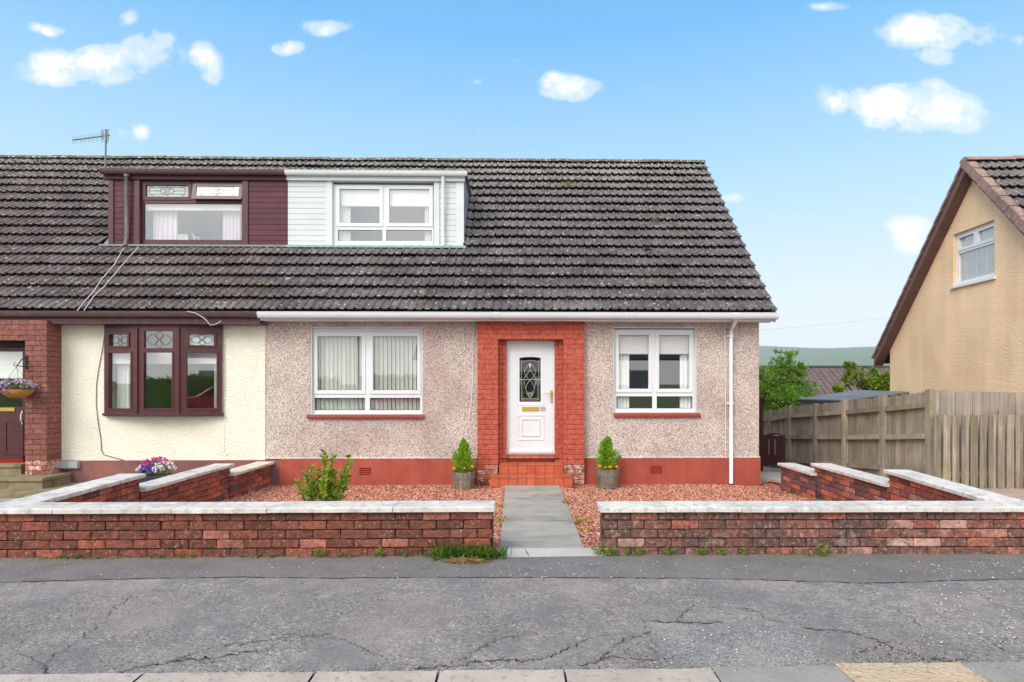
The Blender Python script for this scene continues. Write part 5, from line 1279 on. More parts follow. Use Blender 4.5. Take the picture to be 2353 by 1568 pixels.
# ------------------------------------------------------------------ foliage helpers
def leaves(C_, Dn, size, mat, name, parent=None, aspect=.45, kind=None, fold=.25, label=None):
    """C_: leaf bases n x3, Dn: directions n x3, size n"""
    n = len(C_); C_ = np.asarray(C_, float); Dn = np.asarray(Dn, float); Dn /= (np.linalg.norm(Dn, axis=1, keepdims=True)+1e-9)
    r = rng.normal(size=(n, 3)); S_ = np.cross(Dn, r); S_ /= (np.linalg.norm(S_, axis=1, keepdims=True)+1e-9); Nn = np.cross(Dn, S_)
    size = np.asarray(size).reshape(-1, 1)
    off = np.array(root_off(parent)) if parent else np.zeros(3)
    a = C_; b = C_+Dn*size*.45+S_*size*aspect*.5+Nn*size*fold*.3; c = C_+Dn*size-Nn*size*.1; d = C_+Dn*size*.45-S_*size*aspect*.5+Nn*size*fold*.3
    V = np.stack([a, b, c, d], 1).reshape(-1, 3)-off
    F = np.array([(0, 1, 2), (0, 2, 3)]); F = (F[None]+4*np.arange(n)[:, None, None]).reshape(-1, 3)
    me = bpy.data.meshes.new(name); me.vertices.add(len(V)); me.vertices.foreach_set('co', V.ravel()); me.loops.add(F.size); me.loops.foreach_set('vertex_index', F.ravel())
    me.polygons.add(len(F)); me.polygons.foreach_set('loop_start', np.arange(0, F.size, 3)); me.polygons.foreach_set('loop_total', np.full(len(F), 3)); me.update(calc_edges=True); me.materials.append(mat)
    o = bpy.data.objects.new(name, me); COL.objects.link(o)
    if parent: o.parent = parent
    if kind: o['kind'] = kind
    return o
def tree(name, label, base, blobs, n, size, mat, trunk_h, cat='tree', aspect=.5):
    t = thing(name, label, cat, base); base = Vector(base)
    mb = MB().tube([base, base+Vector((.03, 0, trunk_h*.5)), base+Vector((0, .02, trunk_h))], .09, 8, .04)
    top = base+Vector((0, .02, trunk_h))
    for (c, r) in blobs:
        c = Vector(c); s0 = base+Vector((0, 0, trunk_h*random.uniform(.45, .95))); mid = s0.lerp(c, .55)+Vector((random.uniform(-.1, .1), random.uniform(-.1, .1), .08)); mb.tube([s0, mid, c], .035, 6, .01)
        for k in range(4):
            mb.tube([mid.lerp(c, .5), c+Vector((random.uniform(-1, 1)*r[0]*.7, random.uniform(-1, 1)*r[1]*.7, random.uniform(-.3, .8)*r[2]))], .01, 4, .003)
    part('trunk', mb, M['bark'], t)
    Cs, Ds = [], []; tot = sum(r[0]*r[1]*r[2] for _, r in blobs)**1
    for (c, r) in blobs:
        k = int(n*(r[0]*r[1]*r[2])/tot); nc = max(6, k//24)
        cl_ = rng.normal(size=(nc, 3)); cl_ /= np.linalg.norm(cl_, axis=1, keepdims=True); cl_ *= rng.uniform(.35, 1.05, (nc, 1))**.6; cl_ = cl_*np.array(r)+np.array(c)
        idx = rng.integers(0, nc, k); p = cl_[idx]+rng.normal(size=(k, 3))*min(r)*.13
        dd = (p-np.array(c))/np.array(r)+rng.normal(size=(k, 3))*.7+np.array([0, 0, .25]); Cs.append(p); Ds.append(dd)
    Cs = np.concatenate(Cs); Ds = np.concatenate(Ds)
    leaves(Cs, Ds, size*rng.uniform(.6, 1.3, len(Cs)), mat, 'crown', t, aspect)
    return t

roof_moss(roofR, XP, XRV-.1, hideR, 0, [(M['soil'], 330, 'dark_moss'), (M['moss'], 60, 'green_moss')])
roof_moss(roofL, -11, XP, hideL, 0, [(M['soil'], 330, 'dark_moss'), (M['mossy'], 90, 'green_moss')])
Cl = []
while len(Cl) < 170:
    x, y = random.uniform(-4.1, 4.5), random.uniform(6.2, 10.9)
    if y < 10.9 and path_edges(min(y, 10.4))[0]-.6 < x < path_edges(min(y, 10.4))[1]+.6 and y > 10.2: continue
    z = ground_z(x, y)+.03
    l, r = path_edges(min(y, 10.36))
    if l < x < r: continue
    Cl.append((x, y, z))
Cl = np.array(Cl); M['deadleaf'] = leafmat('dead_leaf', srgb(60, 36, 26), srgb(120, 76, 48), .1)
Q = np.repeat(Cl, 3, 0)+rng.normal(size=(len(Cl)*3, 3))*[.02, .02, .004]
leaves(Q, rng.normal(size=(len(Q), 3))*[1, 1, .3], rng.uniform(.02, .045, len(Q)), M['deadleaf'], 'fallen_leaves', None, .6, 'stuff')
# trees behind
def A(px, py, Y): return at(px, py, Y)
Yt = 21.5
base = A(1800, 960, Yt); base.z = ground_z(base.x, base.y)
bl = []
for (px, py, rx, rz) in [(1790, 868, 30, 34), (1762, 885, 22, 34), (1818, 830, 18, 24), (1793, 822, 15, 20), (1840, 870, 22, 30), (1862, 895, 18, 24), (1800, 915, 45, 30), (1835, 920, 30, 26), (1765, 925, 26, 30), (1815, 865, 24, 34), (1740, 880, 20, 40), (1838, 846, 12, 18), (1782, 846, 12, 20), (1720, 900, 25, 40)]:
    s = Yt/FPX; bl.append((tuple(A(px, py, Yt+random.uniform(-.3, .3))), (rx*s, rx*s*.9, rz*s)))
tree('leafy_tree', 'bright green bushy tree behind the shed beside the pebble-dashed house', base, bl, 17000, .085, M['leafA'], 1.6)
Yt = 20.5
base = A(2020, 960, Yt); base.z = ground_z(base.x, base.y); bl = []
for (px, py, rx, rz) in [(1950, 850, 15, 16), (1940, 880, 10, 12), (1972, 862, 12, 10), (2000, 862, 14, 16), (1995, 885, 22, 14), (2030, 880, 20, 22), (1925, 895, 16, 8), (2018, 890, 25, 16), (2050, 875, 20, 24), (1946, 838, 8, 8), (1960, 872, 10, 9)]:
    s = Yt/FPX; bl.append((tuple(A(px, py, Yt+random.uniform(-.3, .3))), (rx*s, rx*s*.9, rz*s)))
tree('young_maple', 'sparse yellow-green young tree before the far brown roof, beside the yellow gable', base, bl, 5200, .105, M['leafB'], 1.7, aspect=.7)

# background house
Yb = 33.0; zr = ZA(1950, 845, Yb); xa_, xb_ = XA(1740, Yb), XA(2160, Yb)
t = thing('bungalow', 'house with a plain brown tiled roof behind the two trees', 'house', ((xa_+xb_)/2, Yb-3, -3.2))
mb = MB(); rows = 18
for r in range(rows):
    y0 = Yb-4.6+4.6*r/rows; y1 = y0+4.6/rows; z0 = zr-3.1+3.1*r/rows; z1_ = z0+3.1/rows; x = xa_; k = 0
    while x < xb_:
        for (a, b, h) in ((0, .09, .035), (.09, .30, 0)):
            mb.quad((x+a, y0, z0+.05+h), (x+b, y0, z0+.05+h), (x+b, y1, z1_+.012+h), (x+a, y1, z1_+.012+h)); mb.quad((x+a, y0, z0-.02), (x+b, y0, z0-.02), (x+b, y0, z0+.05+h), (x+a, y0, z0+.05+h))
        x += .30
part('roof_tiles', mb, M['bgtile'], t, kind='stuff')
part('ridge', MB().tube([(xa_, Yb, zr), (xb_, Yb, zr)], .11, 8), M['dark'], t)
part('wall', MB().box(xa_+.3, xb_-.3, Yb-4.3, Yb+4, -3.4, zr-3.0), M['opp'], t)
part('rear_roof', MB().quad((xa_, Yb, zr), (xb_, Yb, zr), (xb_, Yb+4.6, zr-3.1), (xa_, Yb+4.6, zr-3.1)), M['bgtile'], t)

# ------------------------------------------------------------------ YELLOW HOUSE (local frame turned by -4.2 deg)
PH = R(-4.25); D_ = 15.0; u_ = (2045-PX0)/FPX
OY = Vector((D_*(SN+u_*CS), D_*(CS-u_*SN), 0))
YH = thing('detached_house', 'yellow roughcast house with brown-edged steep gable at the right edge', 'house', (OY.x, OY.y, -.8)); YH.rotation_euler = (0, 0, PH); OFF[YH.name] = Vector((0, 0, -.8))
GW = 6.28; ze = 2.42; AP = GW/2; za = ze+AP*1.060
pitch = math.atan(1.060)
wy0, wy1, wz0, wz1 = -3.62, -2.42, 3.53, 4.60
mb = MB()    # gable wall in plane x=0, looking to -x : build as plate then swap axes
p_ = MB().plate((-GW, 0, -.8, ze), [], 0, .25); mb.v += [(y, x, z) for x, y, z in p_.v]; mb.f += [f[::-1] for f in p_.f]
def gtop(y): return za-abs(y+AP)*1.060
ysl = sorted({-GW, -AP, 0, wy0, wy1}); 
for a, b in zip(ysl[:-1], ysl[1:]):
    if a >= wy0-1e-6 and b <= wy1+1e-6:
        for (c0, c1, top) in ((ze, wz0, False), (wz1, None, True)):
            if top: mb.quad((0, a, wz1), (0, b, wz1), (0, b, gtop(b)), (0, a, gtop(a)))
            else: mb.quad((0, a, c0), (0, b, c0), (0, b, c1), (0, a, c1))
    else: mb.quad((0, a, ze), (0, b, ze), (0, b, gtop(b)), (0, a, gtop(a)))
for (a, b, c, d_) in ((wy0, wy1, wz0, wz0), (wy0, wy1, wz1, wz1)): mb.quad((0, a, c), (.14, a, c), (.14, b, c), (0, b, c))
for a in (wy0, wy1): mb.quad((0, a, wz0), (.14, a, wz0), (.14, a, wz1), (0, a, wz1))
part('wall', mb, M['yellow'], YH)
part('front_wall', MB().box(.01, 8, -GW-.0, -GW+.2, -.8, ze), M['yellow'], YH); part('back_wall', MB().box(.01, 8, -.2, 0, -.8, ze), M['yellow'], YH)
OV = .22
def sl(yy, off): return za+off-abs(yy+AP)*1.060
eo = .33
for s in (1, -1):
    y_e = -AP+s*(AP+eo)
    part('bargeboard', MB().hexa([(-OV, -AP, za-.10), (-OV+.03, -AP, za-.10), (-OV+.03, y_e, sl(y_e, -.10)), (-OV, y_e, sl(y_e, -.10)), (-OV, -AP, za+.06), (-OV+.03, -AP, za+.06), (-OV+.03, y_e, sl(y_e, .06)), (-OV, y_e, sl(y_e, .06))]), M['barge'], YH)
    part('verge_soffit', MB().hexa([(-OV+.03, -AP, za-.10), (0, -AP, za-.10), (0, y_e, sl(y_e, -.10)), (-OV+.03, y_e, sl(y_e, -.10)), (-OV+.03, -AP, za-.07), (0, -AP, za-.07), (0, y_e, sl(y_e, -.07)), (-OV+.03, y_e, sl(y_e, -.07))]), M['barge'], YH)
    part('eaves_box', MB().box(-OV+.03, 8, min(y_e, -AP+s*AP), max(y_e, -AP+s*AP), sl(y_e, -.16), sl(y_e, -.16)+.04), M['barge'], YH)
rf = part('roof', MB().hexa([(-OV+.04, -AP, za-.05), (8, -AP, za-.05), (8, eo, sl(eo, -.05)), (-OV+.04, eo, sl(eo, -.05)), (-OV+.04, -AP, za+.06), (8, -AP, za+.06), (8, eo, sl(eo, .06)), (-OV+.04, eo, sl(eo, .06))])
     .hexa([(-OV+.04, -GW-eo, sl(-GW-eo, -.05)), (8, -GW-eo, sl(-GW-eo, -.05)), (8, -AP, za-.05), (-OV+.04, -AP, za-.05), (-OV+.04, -GW-eo, sl(-GW-eo, .06)), (8, -GW-eo, sl(-GW-eo, .06)), (8, -AP, za+.06), (-OV+.04, -AP, za+.06)]), M['under'], YH)
tm = [tile_mesh('roof_tile', M['tileY'], 80+s) for s in range(3)]
gy_ = .34*math.cos(pitch); nrw = int((AP+eo)/gy_)
for r in range(nrw+1):
    y = -AP-r*gy_-gy_; x = -OV+.1
    if y < -GW-eo-.1: break
    for c in range(22):
        inst('roof_tile', random.choice(tm), rf, (x, y, sl(y, .06)), (pitch+random.gauss(0, .005), random.gauss(0, .004), 0)); x += TW
vt = MB().box(0, .17, 0, .36, .03, .075); vt.v += []; vm = vt.box(0, .02, 0, .36, -.08, .03).mesh('verge_tile', M['vergetile'])
for r in range(nrw+1):
    y = -AP-r*gy_-gy_
    if y < -GW-eo-.1: break
    inst('verge_tile', vm, rf, (-OV-.03, y, sl(y, .075)+.012), (pitch-.05, 0, 0))
    y2 = -AP+r*gy_+gy_
    inst('verge_tile', vm, rf, (-OV-.03+.17, y2, sl(y2, .075)+.012), (pitch-.05, 0, math.pi))
ridge_tiles(rf, -OV-.03, 8, za+.10, -AP, M['vergetile'])
# its window
def gp(mbx):  # plate coords (x->y, y->x depth)
    mbx.v = [(y, x, z) for x, y, z in mbx.v]; mbx.f = [f[::-1] for f in mbx.f]; return mbx
zm = wz0+(wz1-wz0)*.64; ym = (wy0+wy1)/2
gls = [(wy0+.09, ym-.06, zm+.07, wz1-.1), (ym+.06, wy1-.09, zm+.07, wz1-.1), (wy0+.07, wy1-.07, wz0+.09, zm-.03)]
pm = MB().plate((wy0, wy1, wz0, wz1), gls, .07, .06)
for g in gls[:2]: pm.plate((g[0]-.05, g[1]+.05, g[2]-.05, g[3]+.05), [g], .055, .017)
wY = part('window', gp(pm), M['white'], YH, 'white gable window with a venetian blind')
for g in gls: part('pane', gp(MB().box(g[0], g[1], .1, .106, g[2], g[3])), M['glassup'], wY)
part('sill', gp(MB().box(wy0-.05, wy1+.05, -.05, .07, wz0-.05, wz0-.002)), M['white'], YH)
part('room', gp(MB().plate((wy0-.5, wy1+.5, wz0-.5, wz1+.3), [], 1.6, .02)), M['roomblue'], YH)
_b = Vector((0.13, (wy0+wy1)/2, wz0)); Rz = Matrix.Rotation(PH, 3, 'Z'); wb = Rz @ Vector((_b.x, _b.y, 0)); wb = Vector((OY.x+wb.x, OY.y+wb.y, wz0))
vb2 = thing('venetian_blind', 'pale venetian blind in the window of the yellow gable', 'blind', wb); vb2.rotation_euler = (0, 0, PH); OFF[vb2.name] = Vector((0.13, (wy0+wy1)/2, wz0))
sm2 = MB().box(-.012, .012, wy0-(wy0+wy1)/2+.2, wy1-(wy0+wy1)/2-.06, -.001, .001).mesh('slat', M['roller'])
nsl = 30
for i in range(nsl):
    o = bpy.data.objects.new('slat', sm2); COL.objects.link(o); o.parent = vb2; o.location = (0, 0, .06+(wz1-wz0-.12)*i/nsl); o.rotation_euler = (0, R(62), 0)
mb = MB()
for f_ in (.3, .55, .8):
    yy = wy0+(wy1-wy0)*f_; mb.box(.112, .116, yy-.008, yy+.008, wz0+.05, wz1-.03)
part('ladder_tape', mb, M['white'], vb2)

# ------------------------------------------------------------------ fences
def FZ(px, py, D):   # point from camera depth
    u = (px-PX0)/FPX; return Vector((D*(SN+u*CS), D*(CS-u*SN), CAMZ+(PY0-py)/FPX*D))
FX = 7.0
fpx = [1772.8, 1819.7, 1879.7, 1947, 2036.5, 2143.5]; fpt = [944.7, 935.9, 930, 922.7, 912.5, 899.3]
posts = []
for px, py in zip(fpx, fpt):
    Yp = FX/ratio(px); posts.append((Yp, ZA(px, py, Yp)))
posts.sort()           # near first
fe = thing('panel_fence', 'weathered timber fence with posts and rails running back beside the house', 'fence', (FX, posts[0][0], -.3))
bw = .145
bm_ = []
for s in range(4):
    rr = random.Random(s); b = MB().box(0, .02, 0, bw-.009, 0, 1); bm_.append(b.mesh('board', M['wood']))
ylist = [p[0] for p in posts]+[posts[-1][0]+1.35, posts[-1][0]+2.7]; zlist = [p[1] for p in posts]+[posts[-1][1]-.13, posts[-1][1]-.26]
for i, (y, z) in enumerate(zip(ylist, zlist)):
    bot = ground_z(FX, y)-.2
    part('post', MB().box(FX-.10, FX-.005, y-.05, y+.05, bot, z+.03), M['wood'], fe)
for i in range(len(ylist)-1):
    y0, y1, z0_, z1_ = ylist[i]+.05, ylist[i+1]-.05, zlist[i], zlist[i+1]
    zt_ = (z0_+z1_)/2-.0; sl_z = (z1_-z0_)/(y1-y0)
    for (dz, th) in ((-.27, .09), (-.80, .09), (-1.38, .09)):
        za0 = z0_+dz; zb0 = z1_+dz
        part('rail', MB().hexa([(FX-.07, y0, za0), (FX-.001, y0, za0), (FX-.001, y1, zb0), (FX-.07, y1, zb0), (FX-.07, y0, za0+th), (FX-.001, y0, za0+th), (FX-.001, y1, zb0+th), (FX-.07, y1, zb0+th)]), M['wood'], fe)
    y = y0-.05
    while y < y1+.05:
        z = z0_+(z1_-z0_)*(y-y0)/(y1-y0)+random.uniform(-.012, .02); h = 1.66
        inst('board', random.choice(bm_), fe, (FX+.002+random.uniform(0, .006), y, z-h), (0, 0, random.gauss(0, .02)), (1, 1, h)); y += bw
# return fence facing the street, behind
Yf2 = posts[0][0]+.05
f2 = thing('panel_fence', 'tall grey board fence facing the street, rising behind the lower fence at the right', 'fence', (FX+.1, Yf2, -.3))
mb2 = [MB().box(0, .139, 0, .02, 0, 1).mesh('board', M['woodgrey']) for s in range(2)]
x = FX+.13
while x < 10.5:
    px = PXX(x, Yf2); zt_ = ZA(px, 897+max(0, (px-2143))*.03, Yf2)+random.uniform(-.008, .01); inst('board', random.choice(mb2), f2, (x, Yf2+random.uniform(-.004, .004), -.3), (0, random.gauss(0, .006), 0), (1, 1, zt_+.3)); x += .1475
for z in (.2, 1.0): part('rail', MB().box(FX+.1, 10.5, Yf2+.03, Yf2+.08, z, z+.08), M['wood'], f2)
part('post', MB().box(FX+.0, FX+.1, Yf2-.06, Yf2+.05, -.3, ZA(2148, 897, Yf2)), M['wood'], f2)
# nearer, lower close-board fence
Yf3 = 9.86; zt3 = ZA(2250, 954.5, Yf3)
f3 = thing('close_board_fence', 'lower close-boarded fence with narrow upright slats at the right edge', 'fence', (XA(2149, Yf3), Yf3, -.3))
mb3 = [MB().box(0, .064, 0, .022, 0, 1).mesh('board', M['wood']) for s in range(2)]
x = XA(2147, Yf3); k = 0
while x < 10.2:
    b_ = k % 2; inst('board', mb3[0], f3, (x, Yf3+(.03 if b_ else 0), -.35), (0, random.gauss(0, .004), 0), (1, 1, zt3+.35+random.uniform(-.008, .008))); x += .076; k += 1
for z in (.0, .75): part('rail', MB().box(XA(2149, Yf3), 10.2, Yf3+.05, Yf3+.1, z, z+.08), M['wood'], f3)
for x in (XA(2150, Yf3), 9.3): part('post', MB().box(x, x+.09, Yf3+.1, Yf3+.19, -.4, zt3-.03), M['wood'], f3)

# shed
cA, cB, cC, cD = FZ(1832.9, 916.5, 17.0), FZ(1932.6, 919.5, 14.4), FZ(2088, 900, 13.9), FZ(1973.5, 896.5, 17.6)
sh = thing('garden_shed', 'low shed with a grey felt roof behind the timber fence', 'shed', (cB.x, cB.y, -.7))
dn = Vector((0, 0, .03)); dn2 = Vector((0, 0, .075))
part('roof', MB().hexa([p-dn for p in (cA, cB, cC, cD)]+[cA, cB, cC, cD]), M['felt'], sh)
cen = (cA+cB+cC+cD)/4; ins = lambda p, k: cen+(p-cen)*k
e = [ins(p, 1.01)-dn*.9 for p in (cA, cB, cC, cD)]; part('fascia', MB().hexa([p-dn2 for p in e]+e), M['dark'], sh)
wl = [ins(p, .95)-dn2-dn for p in (cA, cB, cC, cD)]; lo = [Vector((p.x, p.y, -1)) for p in wl]
part('wall', MB().hexa(lo+wl), M['pale'], sh)
# brown gate beside the house
Yg = 14.6
q0 = rect(1752.5, 1805, 998, 1066, Yg)
gt = thing('garden_gate', 'low dark brown timber gate between the house and the fence', 'gate', (q0[0], Yg, q0[2]))
nb = 5; w_ = (q0[1]-q0[0])/nb
for i in range(nb):
    arch = .05*(1-((i-2)/2.2)**2); part('board', MB().box(q0[0]+w_*i+.003, q0[0]+w_*(i+1)-.003, Yg, Yg+.022, q0[2]-.05, q0[3]+arch-.03), M['darkwood'], gt)
for f_ in (.12, .8): part('rail', MB().box(q0[0], q0[1], Yg+.024, Yg+.06, q0[2]+(q0[3]-q0[2])*f_, q0[2]+(q0[3]-q0[2])*f_+.07), M['darkwood'], gt)
part('handle', MB().tube([at(1778, 1001, Yg-.02), at(1790, 1001, Yg-.02)], .01, 6).tube([at(1767, 1010, Yg-.01), at(1767, 1045, Yg-.01)], .006, 5).tube([at(1781, 1010, Yg-.01), at(1781, 1045, Yg-.01)], .006, 5), M['meter'], gt)
q0 = rect(1746, 1753.5, 918, 1062, 14.2)
solo('gate_post', MB().box(q0[0], q0[1]+.0, 14.2, 14.35, -.6, q0[3]).box(q0[0]-.03, q0[1]+.03, 14.17, 14.38, q0[3], q0[3]+.06), M['darkwood'], 'tall dark brown post just behind the corner of the pebble-dashed house', 'post')
# overhead wire
solo('overhead_wire', MB().tube([at(1640, 768, 40), at(1800, 755, 40), at(1950, 741, 40), at(2120, 722, 40)], .007, 4), M['meter'], 'thin overhead wire crossing the sky left of the yellow gable', 'wire')

# ------------------------------------------------------------------ plants
def barrel(px, py_base, Y, lab):
    c = at(px, py_base, Y); H_ = .335
    t = thing('barrel_planter', lab, 'planter', c, 'half-barrel planters beside the door')
    n = 16; r0, r1 = .168, .208
    for i in range(n):
        a0 = 2*math.pi*i/n+.012; a1 = 2*math.pi*(i+1)/n-.012; dz = random.uniform(-.006, .006); rr = random.uniform(-.003, .003)
        P = []
        for (r_, z) in ((r0, 0), (r1, H_+dz)):
            for (a, q) in ((a0, 0), (a1, 0), (a1, -.022), (a0, -.022)): P.append((c.x+(r_+rr+q)*math.cos(a), c.y+(r_+rr+q)*math.sin(a), c.z+z))
        part('stave', MB().hexa(P), M['barrel'], t)
    for (z, h) in ((.215, .035), (.005, .03)):
        rA = r0+(r1-r0)*z/H_+.004; rB = r0+(r1-r0)*(z+h)/H_+.004
        part('hoop', MB().lathe(c, [(rA-.003, z), (rA+.002, z), (rB+.002, z+h), (rB-.003, z+h)], 32), M['hoop'], t)
    part('soil', MB().lathe(c, [(0, H_-.03), (r1-.02, H_-.04)], 20), M['soil'], t)
    return c+Vector((0, 0, H_-.03))
def conifer(c, h, r, lab, seed):
    t = thing('small_conifer', lab, 'conifer', c, 'conifers in the half barrels'); Cs, Ds = [], []
    part('trunk', MB().tube([c, c+Vector((0, 0, h*.9))], .014, 6, .004), M['bark'], t)
    rg = np.random.default_rng(seed); n = 9500 if seed != 1 else 7500
    # upright feathery sprays, clustered
    nc = 330; sz = rg.random(nc)**.95; ang = rg.uniform(0, 6.28, nc)
    for k in range(nc):
        z = sz[k]; R_ = r*(1-z)**.75*(.62+.38*math.sin(ang[k]*3+z*9+seed))*min(1, .55+z*4)+.008; p0 = np.array([math.cos(ang[k])*R_*.55, math.sin(ang[k])*R_*.55, z*h*.86]); tip = np.array([math.cos(ang[k])*R_*1.12, math.sin(ang[k])*R_*1.12, z*h*.86+.075+.05*(1-z)])
        m = n//nc; tt = rg.random((m, 1)); p = p0+(tip-p0)*tt+rg.normal(size=(m, 3))*.011*(1.2-tt); Cs.append(p); Ds.append((tip-p0)*6+rg.normal(size=(m, 3))*.55+np.array([0, 0, .4]))
    Cs = np.concatenate(Cs)+np.array(c); Ds = np.concatenate(Ds)
    leaves(Cs, Ds, .036*rng.uniform(.6, 1.3, len(Cs)), M['conifer'], 'foliage', t, .28)
def marigold(p, r, lab):
    t = thing('marigold', lab, 'flower', p, 'orange marigolds in the half barrels'); p = Vector(p)
    mb = MB()
    for ring, (k, rr, zz) in enumerate(((9, r, 0), (7, r*.7, r*.35), (5, r*.4, r*.55))):
        for i in range(k):
            a = 2*math.pi*i/k+ring*.4; d = Vector((math.cos(a), math.sin(a)*.9, .15)); s_ = Vector((-math.sin(a), math.cos(a), 0)); c0 = p+Vector((0, 0, .035+zz*.6))
            mb.quad(c0, c0+d*rr*.7+s_*rr*.38+Vector((0, 0, r*.3)), c0+d*rr*1.05+Vector((0, 0, r*.1)), c0+d*rr*.7-s_*rr*.38+Vector((0, 0, r*.3)))
    mb.lathe(p+Vector((0, 0, .03)), [(0, -r*.2), (r*.6, 0), (r*.55, r*.5), (0, r*.75)], 8)
    part('petals', mb, M['orange'], t)
    part('stem', MB().tube([p-Vector((0, 0, .02)), p+Vector((0, 0, .03))], .003, 5), M['weed'], t)
cl_ = barrel(1065, 1127, 10.70, 'weathered half-barrel planter left of the front steps')
cr_ = barrel(1396, 1120, 10.72, 'weathered half-barrel planter right of the front steps')
conifer(cl_+Vector((0, 0, -.02)), .62, .25, 'small green conifer in the barrel left of the door', 1); conifer(cr_+Vector((0, 0, -.02)), .62, .265, 'small lime-green conifer in the barrel right of the door', 5)
for k, (px, py, r_) in enumerate(((1044, 1081, .026), (1068, 1080, .018), (1086, 1077, .024))):
    p = at(px, py+4, 10.70-.13); marigold(p+Vector((0, -.055, .03)), r_*1.5, ('left', 'middle', 'right')[k]+'most orange marigold in the barrel left of the door' if k != 1 else 'small orange marigold in the middle of the barrel left of the door')
for k, (px, py, r_) in enumerate(((1377, 1076, .027), (1390, 1078.5, .018), (1401, 1078, .029), (1416, 1077, .025))):
    p = at(px, py+4, 10.72-.14); marigold(p+Vector((0, -.055, .03)), r_*1.5, ('leftmost orange marigold in the barrel right of the door', 'smallest orange marigold in the barrel right of the door', 'largest orange marigold in the barrel right of the door', 'rightmost orange marigold in the barrel right of the door')[k])
# shrub
Ys = 7.6; sb = Vector((XA(740, Ys), Ys, ground_z(-2.4, Ys)))
t = thing('leafy_shrub', 'open green shrub with yellow-tipped leaves in the gravel behind the left wall', 'shrub', sb)
mb = MB(); Cs, Ds, Sz = [], [], []
tips = [(683, 1106), (700, 1090), (712, 1076), (728, 1082), (720, 1110), (745, 1052), (748, 1040), (758, 1075), (765, 1050), (772, 1085), (790, 1088), (803, 1050), (806, 1070), (800, 1095), (752, 1100)]
for (px, py) in tips:
    tip = at(px, py, Ys+random.uniform(-.3, .3)); b0 = sb+Vector((random.uniform(-.05, .05), random.uniform(-.05, .05), 0)); mid = b0.lerp(tip, .5)+Vector(((b0.x-tip.x)*-.12, 0, -.02))
    pts = [b0, mid, tip]; mb.tube(pts, .008, 5, .003)
    for q in np.linspace(.38, 1, 15):
        p = (b0.lerp(mid, q*2) if q < .5 else mid.lerp(tip, q*2-1)); dr_ = (tip-mid).normalized()
        for m in range(4):
            Cs.append(tuple(p)); v = Vector((random.gauss(0, 1), random.gauss(0, 1), random.gauss(0, .7))).normalized(); Ds.append(tuple(dr_*.7+v*.8)); Sz.append(random.uniform(.06, .125)*(1.1-.3*q))
part('stems', mb, M['bark'], t); leaves(Cs, Ds, Sz, M['shrubleaf'], 'leaves', t, .34)
# flower pot of the left garden
Yq = 9.6; fc_ = at(357, 1092, Yq)
t = thing('flower_pot', 'dark square planter behind the stepped wall of the left garden', 'planter', (fc_.x, fc_.y, fc_.z-.35))
part('pot', MB().hexa([(fc_.x-.24, Yq-.17, fc_.z-.35), (fc_.x+.24, Yq-.17, fc_.z-.35), (fc_.x+.24, Yq+.17, fc_.z-.35), (fc_.x-.24, Yq+.17, fc_.z-.35), (fc_.x-.27, Yq-.2, fc_.z), (fc_.x+.27, Yq-.2, fc_.z), (fc_.x+.27, Yq+.2, fc_.z), (fc_.x-.27, Yq+.2, fc_.z)]), M['dark'], t)
def flowerclump(parent, c, rad, n, mat, name, size=.03):
    P = rng.normal(size=(n, 3)); P /= np.linalg.norm(P, axis=1, keepdims=True); P[:, 2] = np.abs(P[:, 2])*.9+rng.uniform(-.3, 0, n); P = P*np.array(rad)*rng.uniform(.85, 1.08, (n, 1))+np.array(c)
    # each bloom = 4 petals
    Q = np.repeat(P, 5, 0); Dq = rng.normal(size=(len(Q), 3))+np.repeat((P-np.array(c))/np.array(rad), 5, 0)*.6; leaves(Q, Dq, rng.uniform(size*.7, size*1.2, len(Q)), mat, name, parent, .8)
def greens(parent, c, rad, n, mat, size=.05):
    P = rng.normal(size=(n, 3)); P /= np.linalg.norm(P, axis=1, keepdims=True); P = P*np.array(rad)*rng.uniform(.2, .98, (n, 1))+np.array(c); leaves(P, rng.normal(size=(n, 3)), rng.uniform(size*.6, size*1.2, n), mat, 'leaves', parent, .45)
for (px, py, rr, mat, lab, sz, n) in ((345, 1081, (.14, .13, .13), 'purple', 'blue-purple trailing flowers in the square planter of the left garden', .026, 150), (341, 1066, (.12, .1, .09), 'pink', 'magenta flowers standing at the left of the square planter', .034, 26),
                                 (378, 1076, (.15, .13, .15), 'whitepet', 'white flowers at the right of the square planter of the left garden', .028, 95), (366, 1058, (.12, .1, .06), 'pink', 'magenta flowers standing highest in the square planter', .036, 22), (330, 1078, (.08, .1, .08), 'whitepet', 'pale cream flowers at the left end of the square planter', .026, 40)):
    c = at(px, py, Yq); tt = thing('flowers', lab, 'flowers', c, 'flowers in the square planter'); greens(tt, tuple(c-Vector((0, 0, .03))), (rr[0]*.85, rr[1]*.85, rr[2]*.85), 120, M['weed'], .045); flowerclump(tt, tuple(c), rr, n, M[mat], 'blooms', sz)
